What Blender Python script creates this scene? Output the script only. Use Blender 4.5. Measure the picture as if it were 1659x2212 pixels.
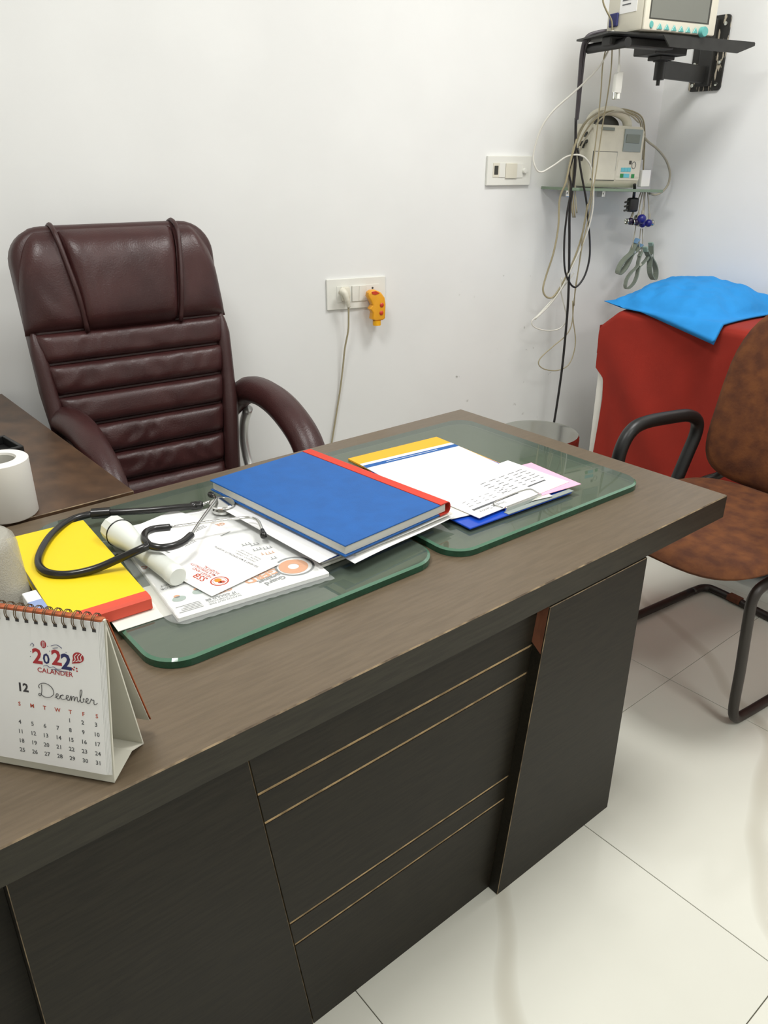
import bpy, bmesh, math, random
from mathutils import Vector, Matrix, noise
random.seed(7)
for o in list(bpy.data.objects): bpy.data.objects.remove(o)
SC = bpy.context.scene
COL = SC.collection

# ------------------------------------------------------------------ camera
CAM = Vector((-1.47291, -0.67569, 1.29454)); YAW, PITCH, ROLL = map(math.radians, (-39.5912, -24.4759, 0.1410))
FPX, CX, CY, IW, IH = 1673.1, 829.5, 1106.0, 1659, 2212
fwd = Vector((-math.sin(YAW)*math.cos(PITCH), math.cos(YAW)*math.cos(PITCH), math.sin(PITCH)))
rgt = Vector((math.cos(YAW), math.sin(YAW), 0)); upv = rgt.cross(fwd)
r2 = rgt*math.cos(ROLL)+upv*math.sin(ROLL); u2 = -rgt*math.sin(ROLL)+upv*math.cos(ROLL)
cd = bpy.data.cameras.new('camera'); cam = bpy.data.objects.new('camera', cd); COL.objects.link(cam)
cam.matrix_world = Matrix((( r2.x,u2.x,-fwd.x,CAM.x),(r2.y,u2.y,-fwd.y,CAM.y),(r2.z,u2.z,-fwd.z,CAM.z),(0,0,0,1)))
cd.sensor_fit = 'VERTICAL'; cd.sensor_height = 24.0; cd.lens = FPX/IH*24.0; cd.clip_start = 0.05
SC.camera = cam
# ------------------------------------------------------------------ light of the room
SC.view_settings.view_transform = 'Standard'; SC.view_settings.look = 'None'
SC.view_settings.exposure = 0.0; SC.view_settings.gamma = 1.0; SC.view_settings.use_curve_mapping = False
w = bpy.data.worlds.new('room_air'); SC.world = w; w.use_nodes = True
w.node_tree.nodes['Background'].inputs[0].default_value = (0.9, 0.95, 1, 1); w.node_tree.nodes['Background'].inputs[1].default_value = 0.15
CEIL = 2.62
def ceiling_lamp(x, y, watt, sx=0.55, sy=0.55, col=(1, 0.99, 0.97)):
    ld = bpy.data.lights.new('ceiling_panel', 'AREA'); ld.shape = 'RECTANGLE'; ld.size = sx; ld.size_y = sy; ld.energy = watt; ld.color = col
    o = bpy.data.objects.new('ceiling_panel', ld); o.location = (x, y, CEIL-0.03); COL.objects.link(o)
ceiling_lamp(-1.35, 0.35, 22.5)
ceiling_lamp(0.35, 0.15, 25)
ceiling_lamp(-0.5, -1.5, 22.5)

# ------------------------------------------------------------------ pixel helpers (measured points of the photograph -> metres)
def ray(u, v): return fwd + r2*((u-CX)/FPX) - u2*((v-CY)/FPX)
def hit(u, v, P, n):
    d = ray(u, v); n = Vector(n); return CAM + d*((Vector(P)-CAM).dot(n)/d.dot(n))
def atz(u, v, z): return hit(u, v, (0, 0, z), (0, 0, 1))
def aty(u, v, y): return hit(u, v, (0, y, 0), (0, 1, 0))
def atx(u, v, x): return hit(u, v, (x, 0, 0), (1, 0, 0))
TH = math.radians(14); DW = Vector((math.cos(TH), -math.sin(TH), 0)); NW = Vector((-math.sin(TH), -math.cos(TH), 0)); WP0 = Vector((-0.935, 1.74, 0))
def atw(u, v, off=0): return hit(u, v, WP0+NW*off, NW)
def WP(s, z, off=0): return WP0 + DW*s + NW*off + Vector((0, 0, z))
MW = Matrix(((DW.x, -NW.x, 0, WP0.x), (DW.y, -NW.y, 0, WP0.y), (0, 0, 1, 0), (0, 0, 0, 1)))   # wall frame: x along, -y into the room, z up
XR = 1.374

# ------------------------------------------------------------------ materials
def lin(c): return tuple(((x/255)/12.92 if x/255 <= 0.04045 else ((x/255+0.055)/1.055)**2.4) for x in c)+(1,)
MATS = {}
def mat(name, rgb, rough=0.5, metal=0.0, var=0.0, vscale=20, bump=0.0, bscale=200, stretch=(1,1,1), spec=0.5, coat=0.0, trans=0.0, alpha=1.0, rgb2=None, sub=0.0, emis=None, coords='Object', detail=3):
    if name in MATS: return MATS[name]
    m = bpy.data.materials.new(name); m.use_nodes = True; nt = m.node_tree; b = nt.nodes['Principled BSDF']
    c = lin(rgb); b.inputs['Base Color'].default_value = c; b.inputs['Roughness'].default_value = rough; b.inputs['Metallic'].default_value = metal
    b.inputs['Specular IOR Level'].default_value = spec; b.inputs['Coat Weight'].default_value = coat; b.inputs['Coat Roughness'].default_value = 0.08
    b.inputs['Transmission Weight'].default_value = trans; b.inputs['Alpha'].default_value = alpha
    if emis: b.inputs['Emission Color'].default_value = lin(rgb); b.inputs['Emission Strength'].default_value = emis
    if var or bump:
        tc = nt.nodes.new('ShaderNodeTexCoord'); mp = nt.nodes.new('ShaderNodeMapping'); nt.links.new(tc.outputs[coords], mp.inputs[0]); mp.inputs['Scale'].default_value = stretch
    if var:
        n = nt.nodes.new('ShaderNodeTexNoise'); n.inputs['Scale'].default_value = vscale; n.inputs['Detail'].default_value = detail; nt.links.new(mp.outputs[0], n.inputs[0])
        mx = nt.nodes.new('ShaderNodeMix'); mx.data_type = 'RGBA'
        cb = lin(rgb2) if rgb2 else tuple(max(0, x*(1-var)) for x in c[:3])+(1,); ca = c if rgb2 else tuple(min(1, x*(1+var)) for x in c[:3])+(1,)
        rp = nt.nodes.new('ShaderNodeMapRange'); rp.inputs['From Min'].default_value = 0.35; rp.inputs['From Max'].default_value = 0.65
        nt.links.new(n.outputs['Fac'], rp.inputs['Value']); nt.links.new(rp.outputs['Result'], mx.inputs['Factor'])
        mx.inputs[6].default_value = ca; mx.inputs[7].default_value = cb; nt.links.new(mx.outputs[2], b.inputs['Base Color'])
    if bump:
        n2 = nt.nodes.new('ShaderNodeTexNoise'); n2.inputs['Scale'].default_value = bscale; n2.inputs['Detail'].default_value = 2; nt.links.new(mp.outputs[0], n2.inputs[0])
        bp = nt.nodes.new('ShaderNodeBump'); bp.inputs['Strength'].default_value = bump; bp.inputs['Distance'].default_value = 0.002; nt.links.new(n2.outputs['Fac'], bp.inputs['Height']); nt.links.new(bp.outputs[0], b.inputs['Normal'])
    MATS[name] = m; return m

M_WOOD = mat('dark_laminate', (40, 36, 28), 0.45, var=0.25, vscale=14, stretch=(1.2, 14, 14), bump=0.10, bscale=120, rgb2=(31, 28, 22), spec=0.2)
M_WOODSHEEN = mat('laminate_painted_sheen', (106, 92, 74), 0.33, var=0.2, vscale=10, stretch=(1.5, 16, 4), bump=0.10, bscale=90, rgb2=(97, 84, 67))  # dark laminate lightened: reflection of wall and ceiling painted into the top's colour
M_WOODEDGE = mat('desk_edge_laminate', (50, 47, 37), 0.42, var=0.25, vscale=14, stretch=(1.2, 14, 14), bump=0.10, bscale=120, rgb2=(40, 37, 29), spec=0.3)
M_RETURN = mat('brown_laminate', (92, 68, 48), 0.38, var=0.2, vscale=6, stretch=(3, 2, 2), rgb2=(68, 50, 36), bump=0.06)
M_WORN = mat('worn_edge', (150, 130, 100), 0.7, var=0.5, vscale=40, rgb2=(84, 70, 54))
M_RAW = mat('raw_groove', (176, 150, 110), 0.8, var=0.35, vscale=50)
M_CHIP = mat('bare_board', (112, 66, 44), 0.8, var=0.2)
M_LEATHER = mat('maroon_leather', (66, 36, 35), 0.38, var=0.18, vscale=9, bump=0.25, bscale=260, rgb2=(54, 27, 27))
M_LEATHER2 = mat('maroon_leather_side', (58, 31, 30), 0.45, bump=0.25, bscale=260)
M_SILVER = mat('silver_paint', (206, 208, 206), 0.3, metal=0.6)
M_BLACKPL = mat('black_plastic', (26, 26, 26), 0.4)
M_BLACKRUB = mat('black_rubber', (19, 18, 17), 0.25, spec=0.6)
M_CHROME = mat('chrome', (215, 215, 212), 0.12, metal=1.0)
M_STEEL = mat('brushed_steel', (196, 198, 190), 0.16, metal=1.0, bump=0.05, bscale=8)
M_WHITEPL = mat('white_plastic', (236, 236, 228), 0.3)
M_CREAM = mat('cream_plastic', (226, 222, 205), 0.4)
M_ECG = mat('beige_plastic', (222, 218, 200), 0.45, var=0.03, vscale=30)
M_PAPER = mat('white_paper', (244, 244, 242), 0.75)
M_PAPER2 = mat('offwhite_paper', (226, 226, 216), 0.8)
M_PINK = mat('pink_paper', (238, 180, 204), 0.8)
M_INK = mat('dark_ink', (66, 64, 66), 0.8)
M_INKG = mat('grey_ink', (108, 106, 104), 0.8)
M_RED = mat('red_print', (176, 48, 54), 0.7)
M_NAVY = mat('navy_print', (44, 48, 98), 0.7)
M_ORANGE = mat('orange_print', (226, 142, 44), 0.7)
M_BROWNP = mat('brown_print', (188, 78, 54), 0.7)
M_GREYP = mat('grey_print', (92, 94, 96), 0.7)
M_TEALP = mat('teal_print', (150, 172, 160), 0.7)
M_BLUECOV = mat('blue_book_cloth', (8, 88, 162), 0.55, var=0.06, vscale=30, bump=0.1, bscale=500)
M_REDCOV = mat('red_book_cloth', (206, 58, 38), 0.6, bump=0.1, bscale=500)
M_BLUEFOLD = mat('blue_folder_plastic', (22, 74, 190), 0.25)
M_YELFOLD = mat('yellow_folder', (244, 178, 18), 0.45)
M_YELLOW = mat('yellow_cover', (238, 208, 26), 0.5)
M_REDSP = mat('red_spine_cloth', (214, 80, 58), 0.65)
M_REDSHEET = mat('red_sheet_cloth', (148, 35, 19), 0.9, var=0.06, vscale=8, bump=0.2, bscale=700)
M_PILLOW = mat('blue_pillow_cloth', (34, 142, 216), 0.85, var=0.05, vscale=14, bump=0.35, bscale=70)
M_BROWNCL = mat('brown_velvet', (108, 62, 28), 0.9, var=0.3, vscale=26, rgb2=(80, 42, 20), bump=0.3, bscale=160, detail=6)
M_TUBE = mat('dark_powder_coat', (46, 40, 36), 0.42)
M_FRAMEW = mat('white_enamel', (232, 230, 222), 0.4)
M_BRACKET = mat('black_bracket_paint', (40, 40, 38), 0.45, var=0.2, vscale=30)
M_WORNPLATE = mat('chipped_bracket_paint', (40, 39, 36), 0.5, var=0.1, vscale=16, rgb2=(190, 180, 160), stretch=(5, 5, 1.2), detail=6)
for _nd in M_WORNPLATE.node_tree.nodes:
    if _nd.type == 'MAP_RANGE': _nd.inputs['From Min'].default_value = 0.57; _nd.inputs['From Max'].default_value = 0.60
M_SCREEN = mat('dead_screen', (118, 120, 112), 0.22)
M_BEZEL = mat('screen_surround', (62, 62, 56), 0.4)
M_TEAL = mat('teal_button', (96, 172, 166), 0.35)
M_LCD = mat('lcd_glass', (150, 160, 156), 0.25)
M_LCD2 = mat('lcd_window', (124, 132, 122), 0.25)
M_CYAN = mat('cyan_key', (110, 200, 214), 0.5)
M_GREEN = mat('green_key', (40, 142, 76), 0.5)
M_CABLEG = mat('grey_cable', (176, 170, 150), 0.5)
M_CABLEB = mat('beige_cable', (168, 158, 128), 0.5)
M_CABLEW = mat('white_cable', (226, 224, 214), 0.45)
M_CABLEK = mat('black_cable', (38, 36, 36), 0.4)
M_CABLEP = mat('dark_grey_cable', (84, 80, 84), 0.45)
M_BULB = mat('blue_rubber_bulb', (34, 34, 120), 0.3)
M_BULBD = mat('dark_rubber_bulb', (40, 28, 56), 0.3)
M_CLAMP = mat('grey_green_clamp', (128, 136, 122), 0.4)
M_CLAMPB = mat('blue_clamp_tip', (112, 146, 178), 0.4)
M_REP = mat('orange_device', (238, 168, 40), 0.35)
M_REPR = mat('red_device', (206, 68, 40), 0.35)
M_STOOLRIM = mat('maroon_rim', (104, 42, 32), 0.4)
M_BIN = mat('blue_bin_plastic', (30, 92, 140), 0.4)
M_WIRE = mat('bronze_wire', (110, 92, 70), 0.3, metal=0.8)
M_COPPER = mat('copper_edge', (176, 92, 52), 0.6)
M_CARD = mat('calendar_board', (214, 212, 198), 0.8)
M_TORCH = mat('frosted_white_plastic', (226, 230, 222), 0.4)
M_BLUEBOX = mat('pale_blue_print', (140, 158, 200), 0.6)
M_ROLL = mat('white_roll', (236, 234, 228), 0.6)
M_COREC = mat('roll_core', (196, 194, 184), 0.8)

def glass_mat(name, tint, ior, body):
    m = bpy.data.materials.new(name); m.use_nodes = True; nt = m.node_tree; nt.nodes.clear()
    out = nt.nodes.new('ShaderNodeOutputMaterial'); mix = nt.nodes.new('ShaderNodeMixShader'); tr = nt.nodes.new('ShaderNodeBsdfTransparent'); gl = nt.nodes.new('ShaderNodeBsdfGlossy')
    df = nt.nodes.new('ShaderNodeBsdfDiffuse'); df.inputs[0].default_value = lin((164, 184, 166)); m2 = nt.nodes.new('ShaderNodeMixShader'); m2.inputs[0].default_value = body   # green body tint and dust
    fr = nt.nodes.new('ShaderNodeFresnel'); fr.inputs[0].default_value = ior; tr.inputs[0].default_value = lin(tint); gl.inputs['Roughness'].default_value = 0.02
    nt.links.new(tr.outputs[0], m2.inputs[1]); nt.links.new(df.outputs[0], m2.inputs[2])
    nt.links.new(fr.outputs[0], mix.inputs[0]); nt.links.new(m2.outputs[0], mix.inputs[1]); nt.links.new(gl.outputs[0], mix.inputs[2]); nt.links.new(mix.outputs[0], out.inputs[0]); return m
M_GLASS = glass_mat('green_plate_glass', (240, 251, 244), 1.75, 0.19)
M_CLEAR = bpy.data.materials.new('glass_underside'); M_CLEAR.use_nodes = True; _n = M_CLEAR.node_tree; _n.nodes.clear()
_o = _n.nodes.new('ShaderNodeOutputMaterial'); _t = _n.nodes.new('ShaderNodeBsdfTransparent'); _t.inputs[0].default_value = lin((236, 248, 240)); _n.links.new(_t.outputs[0], _o.inputs[0])
M_GLASSEDGE = mat('green_glass_edge', (22, 74, 54), 0.1, spec=0.8, var=0.2, vscale=30)
M_GLASSBEV = mat('pale_glass_bevel', (84, 122, 100), 0.05, spec=0.9)
def film_mat(name, rgb, a, rough):
    m = bpy.data.materials.new(name); m.use_nodes = True; nt = m.node_tree; b = nt.nodes['Principled BSDF']; out = nt.nodes['Material Output']
    b.inputs['Base Color'].default_value = lin(rgb); b.inputs['Roughness'].default_value = rough
    tr = nt.nodes.new('ShaderNodeBsdfTransparent'); mix = nt.nodes.new('ShaderNodeMixShader'); mix.inputs[0].default_value = a
    nt.links.new(tr.outputs[0], mix.inputs[1]); nt.links.new(b.outputs[0], mix.inputs[2]); nt.links.new(mix.outputs[0], out.inputs[0])
    n = nt.nodes.new('ShaderNodeTexNoise'); n.inputs['Scale'].default_value = 60; bp = nt.nodes.new('ShaderNodeBump'); bp.inputs['Strength'].default_value = 0.5; bp.inputs['Distance'].default_value = 0.003
    nt.links.new(n.outputs['Fac'], bp.inputs['Height']); nt.links.new(bp.outputs[0], b.inputs['Normal']); return m
M_FILM = film_mat('clear_plastic_film', (228, 232, 230), 0.30, 0.12)
M_FROST = film_mat('frosted_plastic', (206, 204, 192), 0.5, 0.3)

# ------------------------------------------------------------------ mesh helpers
def base_of(p):
    while p.parent: p = p.parent
    return p.location.copy()
def obj(name, bm, mats, parent=None, smooth=False, origin=None):
    base = base_of(parent) if parent else (Vector(origin) if origin is not None else Vector((0, 0, 0)))
    bmesh.ops.translate(bm, verts=bm.verts, vec=-base)
    bmesh.ops.recalc_face_normals(bm, faces=bm.faces)
    me = bpy.data.meshes.new(name); bm.to_mesh(me); bm.free()
    for m in (mats if isinstance(mats, (list, tuple)) else [mats]): me.materials.append(m)
    o = bpy.data.objects.new(name, me); COL.objects.link(o)
    if smooth:
        me.polygons.foreach_set('use_smooth', [True]*len(me.polygons))
        if smooth != 'all':
            try: me.set_sharp_from_angle(angle=math.radians(40))
            except Exception: pass
    if parent: o.parent = parent
    else: o.location = base
    return o
def tag(o, label, cat, group=None):
    o['label'] = label; o['category'] = cat
    if group: o['group'] = group
    return o
def thing(name, label, cat, loc, group=None):
    o = bpy.data.objects.new(name, None); COL.objects.link(o); o.location = loc; o.empty_display_size = 0.05
    return tag(o, label, cat, group)
def struct(o): o['kind'] = 'structure'; return o
def B(): return bmesh.new()
def box(bm, lo, hi, M=None, bev=0.0, seg=2, mi=0, bmi=None):
    lo = Vector(lo); hi = Vector(hi); t = bmesh.new(); bmesh.ops.create_cube(t, size=1.0)
    for v in t.verts: v.co = Vector(((lo[i]+hi[i])/2 + v.co[i]*(hi[i]-lo[i])) for i in range(3))
    for f in t.faces: f.material_index = mi
    if bev > 0:
        r = bmesh.ops.bevel(t, geom=list(t.edges), offset=bev, segments=seg, profile=0.5, affect='EDGES')
        if bmi is not None:
            for f in r['faces']: f.material_index = bmi
    if M is not None: t.transform(M)
    merge(bm, t)
def merge(bm, t):
    me = bpy.data.meshes.new('tmp'); t.to_mesh(me); t.free(); bm.from_mesh(me); bpy.data.meshes.remove(me)
def prism(bm, pts, vec, M=None, bev=0.0, seg=2, mi=0, bmi=None):
    """extrude the closed polygon pts (3d) by vec"""
    t = bmesh.new(); vec = Vector(vec); a = [t.verts.new(p) for p in pts]; b = [t.verts.new(Vector(p)+vec) for p in pts]; n = len(a)
    t.faces.new(a); t.faces.new(b[::-1])
    for i in range(n): t.faces.new((a[i], b[i], b[(i+1) % n], a[(i+1) % n]))
    for f in t.faces: f.material_index = mi
    bmesh.ops.recalc_face_normals(t, faces=t.faces)
    if bev > 0:
        caps = [e for e in t.edges if len(e.link_faces) == 2 and any(len(f.verts) == n for f in e.link_faces)] if n > 4 else list(t.edges)
        r = bmesh.ops.bevel(t, geom=caps, offset=bev, segments=seg, profile=0.5, affect='EDGES')
        if bmi is not None:
            for f in r['faces']: f.material_index = bmi
    if M is not None: t.transform(M)
    merge(bm, t)
def rrect(x0, x1, y0, y1, r, z=0, n=6):
    out = []
    for cx, cy, a0 in ((x1-r, y0+r, -90), (x1-r, y1-r, 0), (x0+r, y1-r, 90), (x0+r, y0+r, 180)):
        for k in range(n+1):
            a = math.radians(a0+90*k/n); out.append(Vector((cx+r*math.cos(a), cy+r*math.sin(a), z)))
    return out
def smooth_path(pts, n=8):
    P = [Vector(p) for p in pts]
    if len(P) < 3: return P
    Q = [P[0]*2-P[1]]+P+[P[-1]*2-P[-2]]; out = []
    for i in range(1, len(Q)-2):
        p0, p1, p2, p3 = Q[i-1:i+3]
        for k in range(n):
            t = k/n; out.append(0.5*((2*p1)+(p2-p0)*t+(2*p0-5*p1+4*p2-p3)*t*t+(3*p1-p0-3*p2+p3)*t*t*t))
    out.append(P[-1]); return out
def tube(bm, pts, r, sides=8, closed=False, mi=0, M=None, flat=1.0):
    P = [Vector(p) for p in pts]; n = len(P); R = r if isinstance(r, (list, tuple)) else [r]*n; t = bmesh.new(); rings = []
    T0 = (P[1]-P[0]).normalized(); N = T0.orthogonal().normalized()
    for i in range(n):
        if closed: T = (P[(i+1) % n]-P[i-1]).normalized()
        else: T = (P[min(i+1, n-1)]-P[max(i-1, 0)]).normalized()
        N = (N-T*N.dot(T)); N = N.normalized() if N.length > 1e-6 else T.orthogonal().normalized(); Bn = T.cross(N)
        rings.append([t.verts.new(P[i]+(N*math.cos(2*math.pi*k/sides)+Bn*math.sin(2*math.pi*k/sides)*flat)*R[i]) for k in range(sides)])
    for i in range(n if closed else n-1):
        a, b = rings[i], rings[(i+1) % n]
        for k in range(sides): t.faces.new((a[k], a[(k+1) % sides], b[(k+1) % sides], b[k]))
    if not closed: t.faces.new(rings[0][::-1]); t.faces.new(rings[-1])
    for f in t.faces: f.material_index = mi
    if M is not None: t.transform(M)
    merge(bm, t)
def lathe(bm, prof, seg=32, M=None, mi=0, close=False):
    """profile [(r,z)...] around z"""
    t = bmesh.new(); rings = []
    for r, z in prof:
        if r < 1e-6: rings.append([t.verts.new((0, 0, z))])
        else: rings.append([t.verts.new((r*math.cos(2*math.pi*k/seg), r*math.sin(2*math.pi*k/seg), z)) for k in range(seg)])
    pairs = list(zip(rings, rings[1:]))+([(rings[-1], rings[0])] if close else [])
    for a, b in pairs:
        for k in range(seg):
            k2 = (k+1) % seg
            if len(a) == 1 and len(b) == 1: continue
            if len(a) == 1: t.faces.new((a[0], b[k], b[k2]))
            elif len(b) == 1: t.faces.new((a[k], a[k2], b[0]))
            else: t.faces.new((a[k], a[k2], b[k2], b[k]))
    for f in t.faces: f.material_index = mi
    if M is not None: t.transform(M)
    merge(bm, t)
def grid(bm, fn, nu, nv, mi=0, M=None):
    t = bmesh.new(); V = [[t.verts.new(fn(i/nu, j/nv)) for j in range(nv+1)] for i in range(nu+1)]
    for i in range(nu):
        for j in range(nv): t.faces.new((V[i][j], V[i+1][j], V[i+1][j+1], V[i][j+1])).material_index = mi
    if M is not None: t.transform(M)
    merge(bm, t)
def frame(loc, yaw=0.0, tilt=0.0): return Matrix.Translation(Vector(loc)) @ Matrix.Rotation(math.radians(yaw), 4, 'Z') @ Matrix.Rotation(math.radians(tilt), 4, 'X')
def align(p, d, up=(0, 0, 1)):
    z = Vector(d).normalized(); x = Vector(up).cross(z); x = x.normalized() if x.length > 1e-6 else z.orthogonal().normalized(); y = z.cross(x)
    return Matrix(((x.x, y.x, z.x, p[0]), (x.y, y.y, z.y, p[1]), (x.z, y.z, z.z, p[2]), (0, 0, 0, 1)))
def text(bm, s, x, y, size, M, ax='LEFT', rot=0, thick=0.0, sx=1.0, mi=0):
    cu = bpy.data.curves.new('t', 'FONT'); cu.body = s; cu.size = size; cu.align_x = ax; cu.resolution_u = 2; cu.offset = thick*size
    o = bpy.data.objects.new('t', cu); COL.objects.link(o); dg = bpy.context.evaluated_depsgraph_get(); me = bpy.data.meshes.new_from_object(o.evaluated_get(dg))
    bpy.data.objects.remove(o); bpy.data.curves.remove(cu)
    t = bmesh.new(); t.from_mesh(me); bpy.data.meshes.remove(me)
    t.transform(M @ Matrix.Translation((x, y, 0)) @ Matrix.Rotation(rot, 4, 'Z') @ Matrix.Diagonal((sx, 1, 1, 1)))
    for f in t.faces: f.material_index = mi
    merge(bm, t)
def flat_rect(bm, x0, x1, y0, y1, M, mi=0):
    t = bmesh.new(); t.faces.new([t.verts.new((a, b, 0)) for a, b in ((x0, y0), (x1, y0), (x1, y1), (x0, y1))]); t.faces[:] if False else None
    for f in t.faces: f.material_index = mi
    t.transform(M); merge(bm, t)
def disc(bm, x, y, r, M, mi=0, n=16, r0=None, sy=1.0):
    t = bmesh.new(); a = [t.verts.new((x+r*math.cos(2*math.pi*k/n), y+sy*r*math.sin(2*math.pi*k/n), 0)) for k in range(n)]
    if r0 is None: t.faces.new(a)
    else:
        b = [t.verts.new((x+r0*math.cos(2*math.pi*k/n), y+sy*r0*math.sin(2*math.pi*k/n), 0)) for k in range(n)]
        for k in range(n): t.faces.new((a[k], a[(k+1) % n], b[(k+1) % n], b[k]))
    for f in t.faces: f.material_index = mi
    t.transform(M); merge(bm, t)

# ------------------------------------------------------------------ the room shell
def wall_mat():
    m = mat('white_wall_paint', (240, 241, 239), 0.32, var=0.02, vscale=3, coords='Object', bump=0.04, bscale=40)
    nt = m.node_tree; b = nt.nodes['Principled BSDF']; src = b.inputs['Base Color'].links[0].from_socket
    # a few grey scuffs where furniture backs have rubbed the paint
    g = nt.nodes.new('ShaderNodeNewGeometry'); n = nt.nodes.new('ShaderNodeTexNoise'); n.inputs['Scale'].default_value = 26; n.inputs['Detail'].default_value = 5; nt.links.new(g.outputs['Position'], n.inputs[0])
    rp = nt.nodes.new('ShaderNodeMapRange'); rp.inputs['From Min'].default_value = 0.69; rp.inputs['From Max'].default_value = 0.76; nt.links.new(n.outputs['Fac'], rp.inputs['Value'])
    dis = nt.nodes.new('ShaderNodeVectorMath'); dis.operation = 'DISTANCE'; nt.links.new(g.outputs['Position'], dis.inputs[0]); dis.inputs[1].default_value = WP(1.72, 0.62)
    rr = nt.nodes.new('ShaderNodeMapRange'); rr.inputs['From Min'].default_value = 0.12; rr.inputs['From Max'].default_value = 0.45; rr.inputs['To Min'].default_value = 1; rr.inputs['To Max'].default_value = 0; nt.links.new(dis.outputs['Value'], rr.inputs['Value'])
    mu = nt.nodes.new('ShaderNodeMath'); mu.operation = 'MULTIPLY'; nt.links.new(rp.outputs[0], mu.inputs[0]); nt.links.new(rr.outputs[0], mu.inputs[1])
    mx = nt.nodes.new('ShaderNodeMix'); mx.data_type = 'RGBA'; nt.links.new(mu.outputs[0], mx.inputs['Factor']); nt.links.new(src, mx.inputs[6]); mx.inputs[7].default_value = lin((120, 116, 104)); nt.links.new(mx.outputs[2], b.inputs['Base Color'])
    return m
M_WALL = wall_mat()
M_CEIL = mat('white_ceiling', (240, 240, 238), 0.8)
def tile_mat():
    m = mat('glazed_marble_tile', (228, 228, 216), 0.12, var=0.03, vscale=2.5, coords='Object'); nt = m.node_tree; b = nt.nodes['Principled BSDF']; src = b.inputs['Base Color'].links[0].from_socket
    g = nt.nodes.new('ShaderNodeNewGeometry'); mp = nt.nodes.new('ShaderNodeMapping'); mp.inputs['Rotation'].default_value = (0, 0, math.radians(38)); mp.inputs['Location'].default_value = (0.13, 0.05, 0); nt.links.new(g.outputs['Position'], mp.inputs[0])
    wv = nt.nodes.new('ShaderNodeTexWave'); wv.inputs['Scale'].default_value = 0.55; wv.inputs['Distortion'].default_value = 5; wv.inputs['Detail'].default_value = 3; wv.inputs['Detail Scale'].default_value = 1.3; nt.links.new(mp.outputs[0], wv.inputs[0])
    rp = nt.nodes.new('ShaderNodeMapRange'); rp.inputs['From Min'].default_value = 0.985; rp.inputs['From Max'].default_value = 1.0; rp.inputs['To Max'].default_value = 0.5; nt.links.new(wv.outputs['Fac'], rp.inputs['Value'])
    n = nt.nodes.new('ShaderNodeTexNoise'); n.inputs['Scale'].default_value = 3; nt.links.new(g.outputs['Position'], n.inputs[0]); mu = nt.nodes.new('ShaderNodeMath'); mu.operation = 'MULTIPLY'; nt.links.new(rp.outputs[0], mu.inputs[0]); nt.links.new(n.outputs['Fac'], mu.inputs[1])
    mx = nt.nodes.new('ShaderNodeMix'); mx.data_type = 'RGBA'; nt.links.new(mu.outputs[0], mx.inputs['Factor']); nt.links.new(src, mx.inputs[6]); mx.inputs[7].default_value = lin((150, 138, 108)); nt.links.new(mx.outputs[2], b.inputs['Base Color'])
    return m
M_TILE = tile_mat(); M_GROUT = mat('grey_grout', (96, 92, 80), 0.9)
XL, YF = -3.2, -3.0
cor = WP(2.3805, 0); XR = cor.x
bm = B(); box(bm, (XL-0.2, YF-0.2, -0.06), (XR+0.2, 2.6, -0.0025)); floor = struct(obj('floor', bm, M_GROUT))
TX, TT, TY = 0.2419, 0.5991, 0.1676
bm = B(); box(bm, (0.0008, 0.0008, -0.012), (TT-0.0008, TT-0.0008, 0.0), bev=0.0006, seg=1); tile0 = None
for i in range(-6, 2):
    for j in range(-6, 4):
        x, y = TX+i*TT, TY+j*TT
        if x > XR or x+TT < XL or y+TT < YF or y > 2.3: continue
        if tile0 is None:
            tile0 = obj('floor_tile', bm, M_TILE); t = tile0
        else: t = tile0.copy(); COL.objects.link(t)
        t.parent = floor; t.location = (x, y, 0)
bm = B(); box(bm, (-2.6, 0, 0), (2.3805+0.12, 0.12, CEIL), M=MW); struct(obj('wall_back', bm, M_WALL))
bm = B(); box(bm, (XR, YF-0.1, 0), (XR+0.12, cor.y+0.2, CEIL)); struct(obj('wall_right', bm, M_WALL))
bm = B(); box(bm, (XL-0.12, YF-0.1, 0), (XL, 2.6, CEIL)); struct(obj('wall_left', bm, M_WALL))
bm = B(); box(bm, (XL-0.12, YF-0.12, 0), (XR+0.12, YF, CEIL)); struct(obj('wall_front', bm, M_WALL))
bm = B(); box(bm, (XL-0.12, YF-0.12, CEIL), (XR+0.12, 2.6, CEIL+0.1)); struct(obj('ceiling', bm, M_CEIL))

# ------------------------------------------------------------------ the desk
H = 0.67; DT = 0.0507; DW_ = 0.775
desk = thing('office_desk', 'long dark brown laminate office desk with grooved front panel', 'desk', (-0.83, 0.39, 0))
bm = B(); box(bm, (-1.66, 0, H-DT), (0, DW_, H), bev=0.0018, seg=1, mi=0, bmi=1)
for f in bm.faces:
    if f.material_index == 0 and f.normal.z < 0.9: f.material_index = 2
obj('desk_top', bm, [M_WOODSHEEN, M_WORN, M_WOODEDGE], desk)
MY = 0.0217
def front_poly(pts, y, th, name, mats, bev=0.0008):
    bm = B(); prism(bm, [(x, y, z) for x, z in pts], (0, th, 0), bev=bev, seg=1, bmi=1); return obj(name, bm, mats, desk)
ZT = H-DT
def seamx(z): return -1.0424 + (-1.1195+1.0424)*z/ZT           # slanting left seam of the centre panel
def rightx(z): return -0.6335 + (-0.561+0.6335)*z/ZT
front_poly([(-1.410, 0), (seamx(0)-0.0015, 0), (seamx(ZT)-0.0015, ZT), (-1.410, ZT)], MY, 0.018, 'front_panel', [M_WOOD, M_WORN])
zs = [0.0, 0.2118, 0.2629, 0.4815, 0.5359, ZT]
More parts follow.
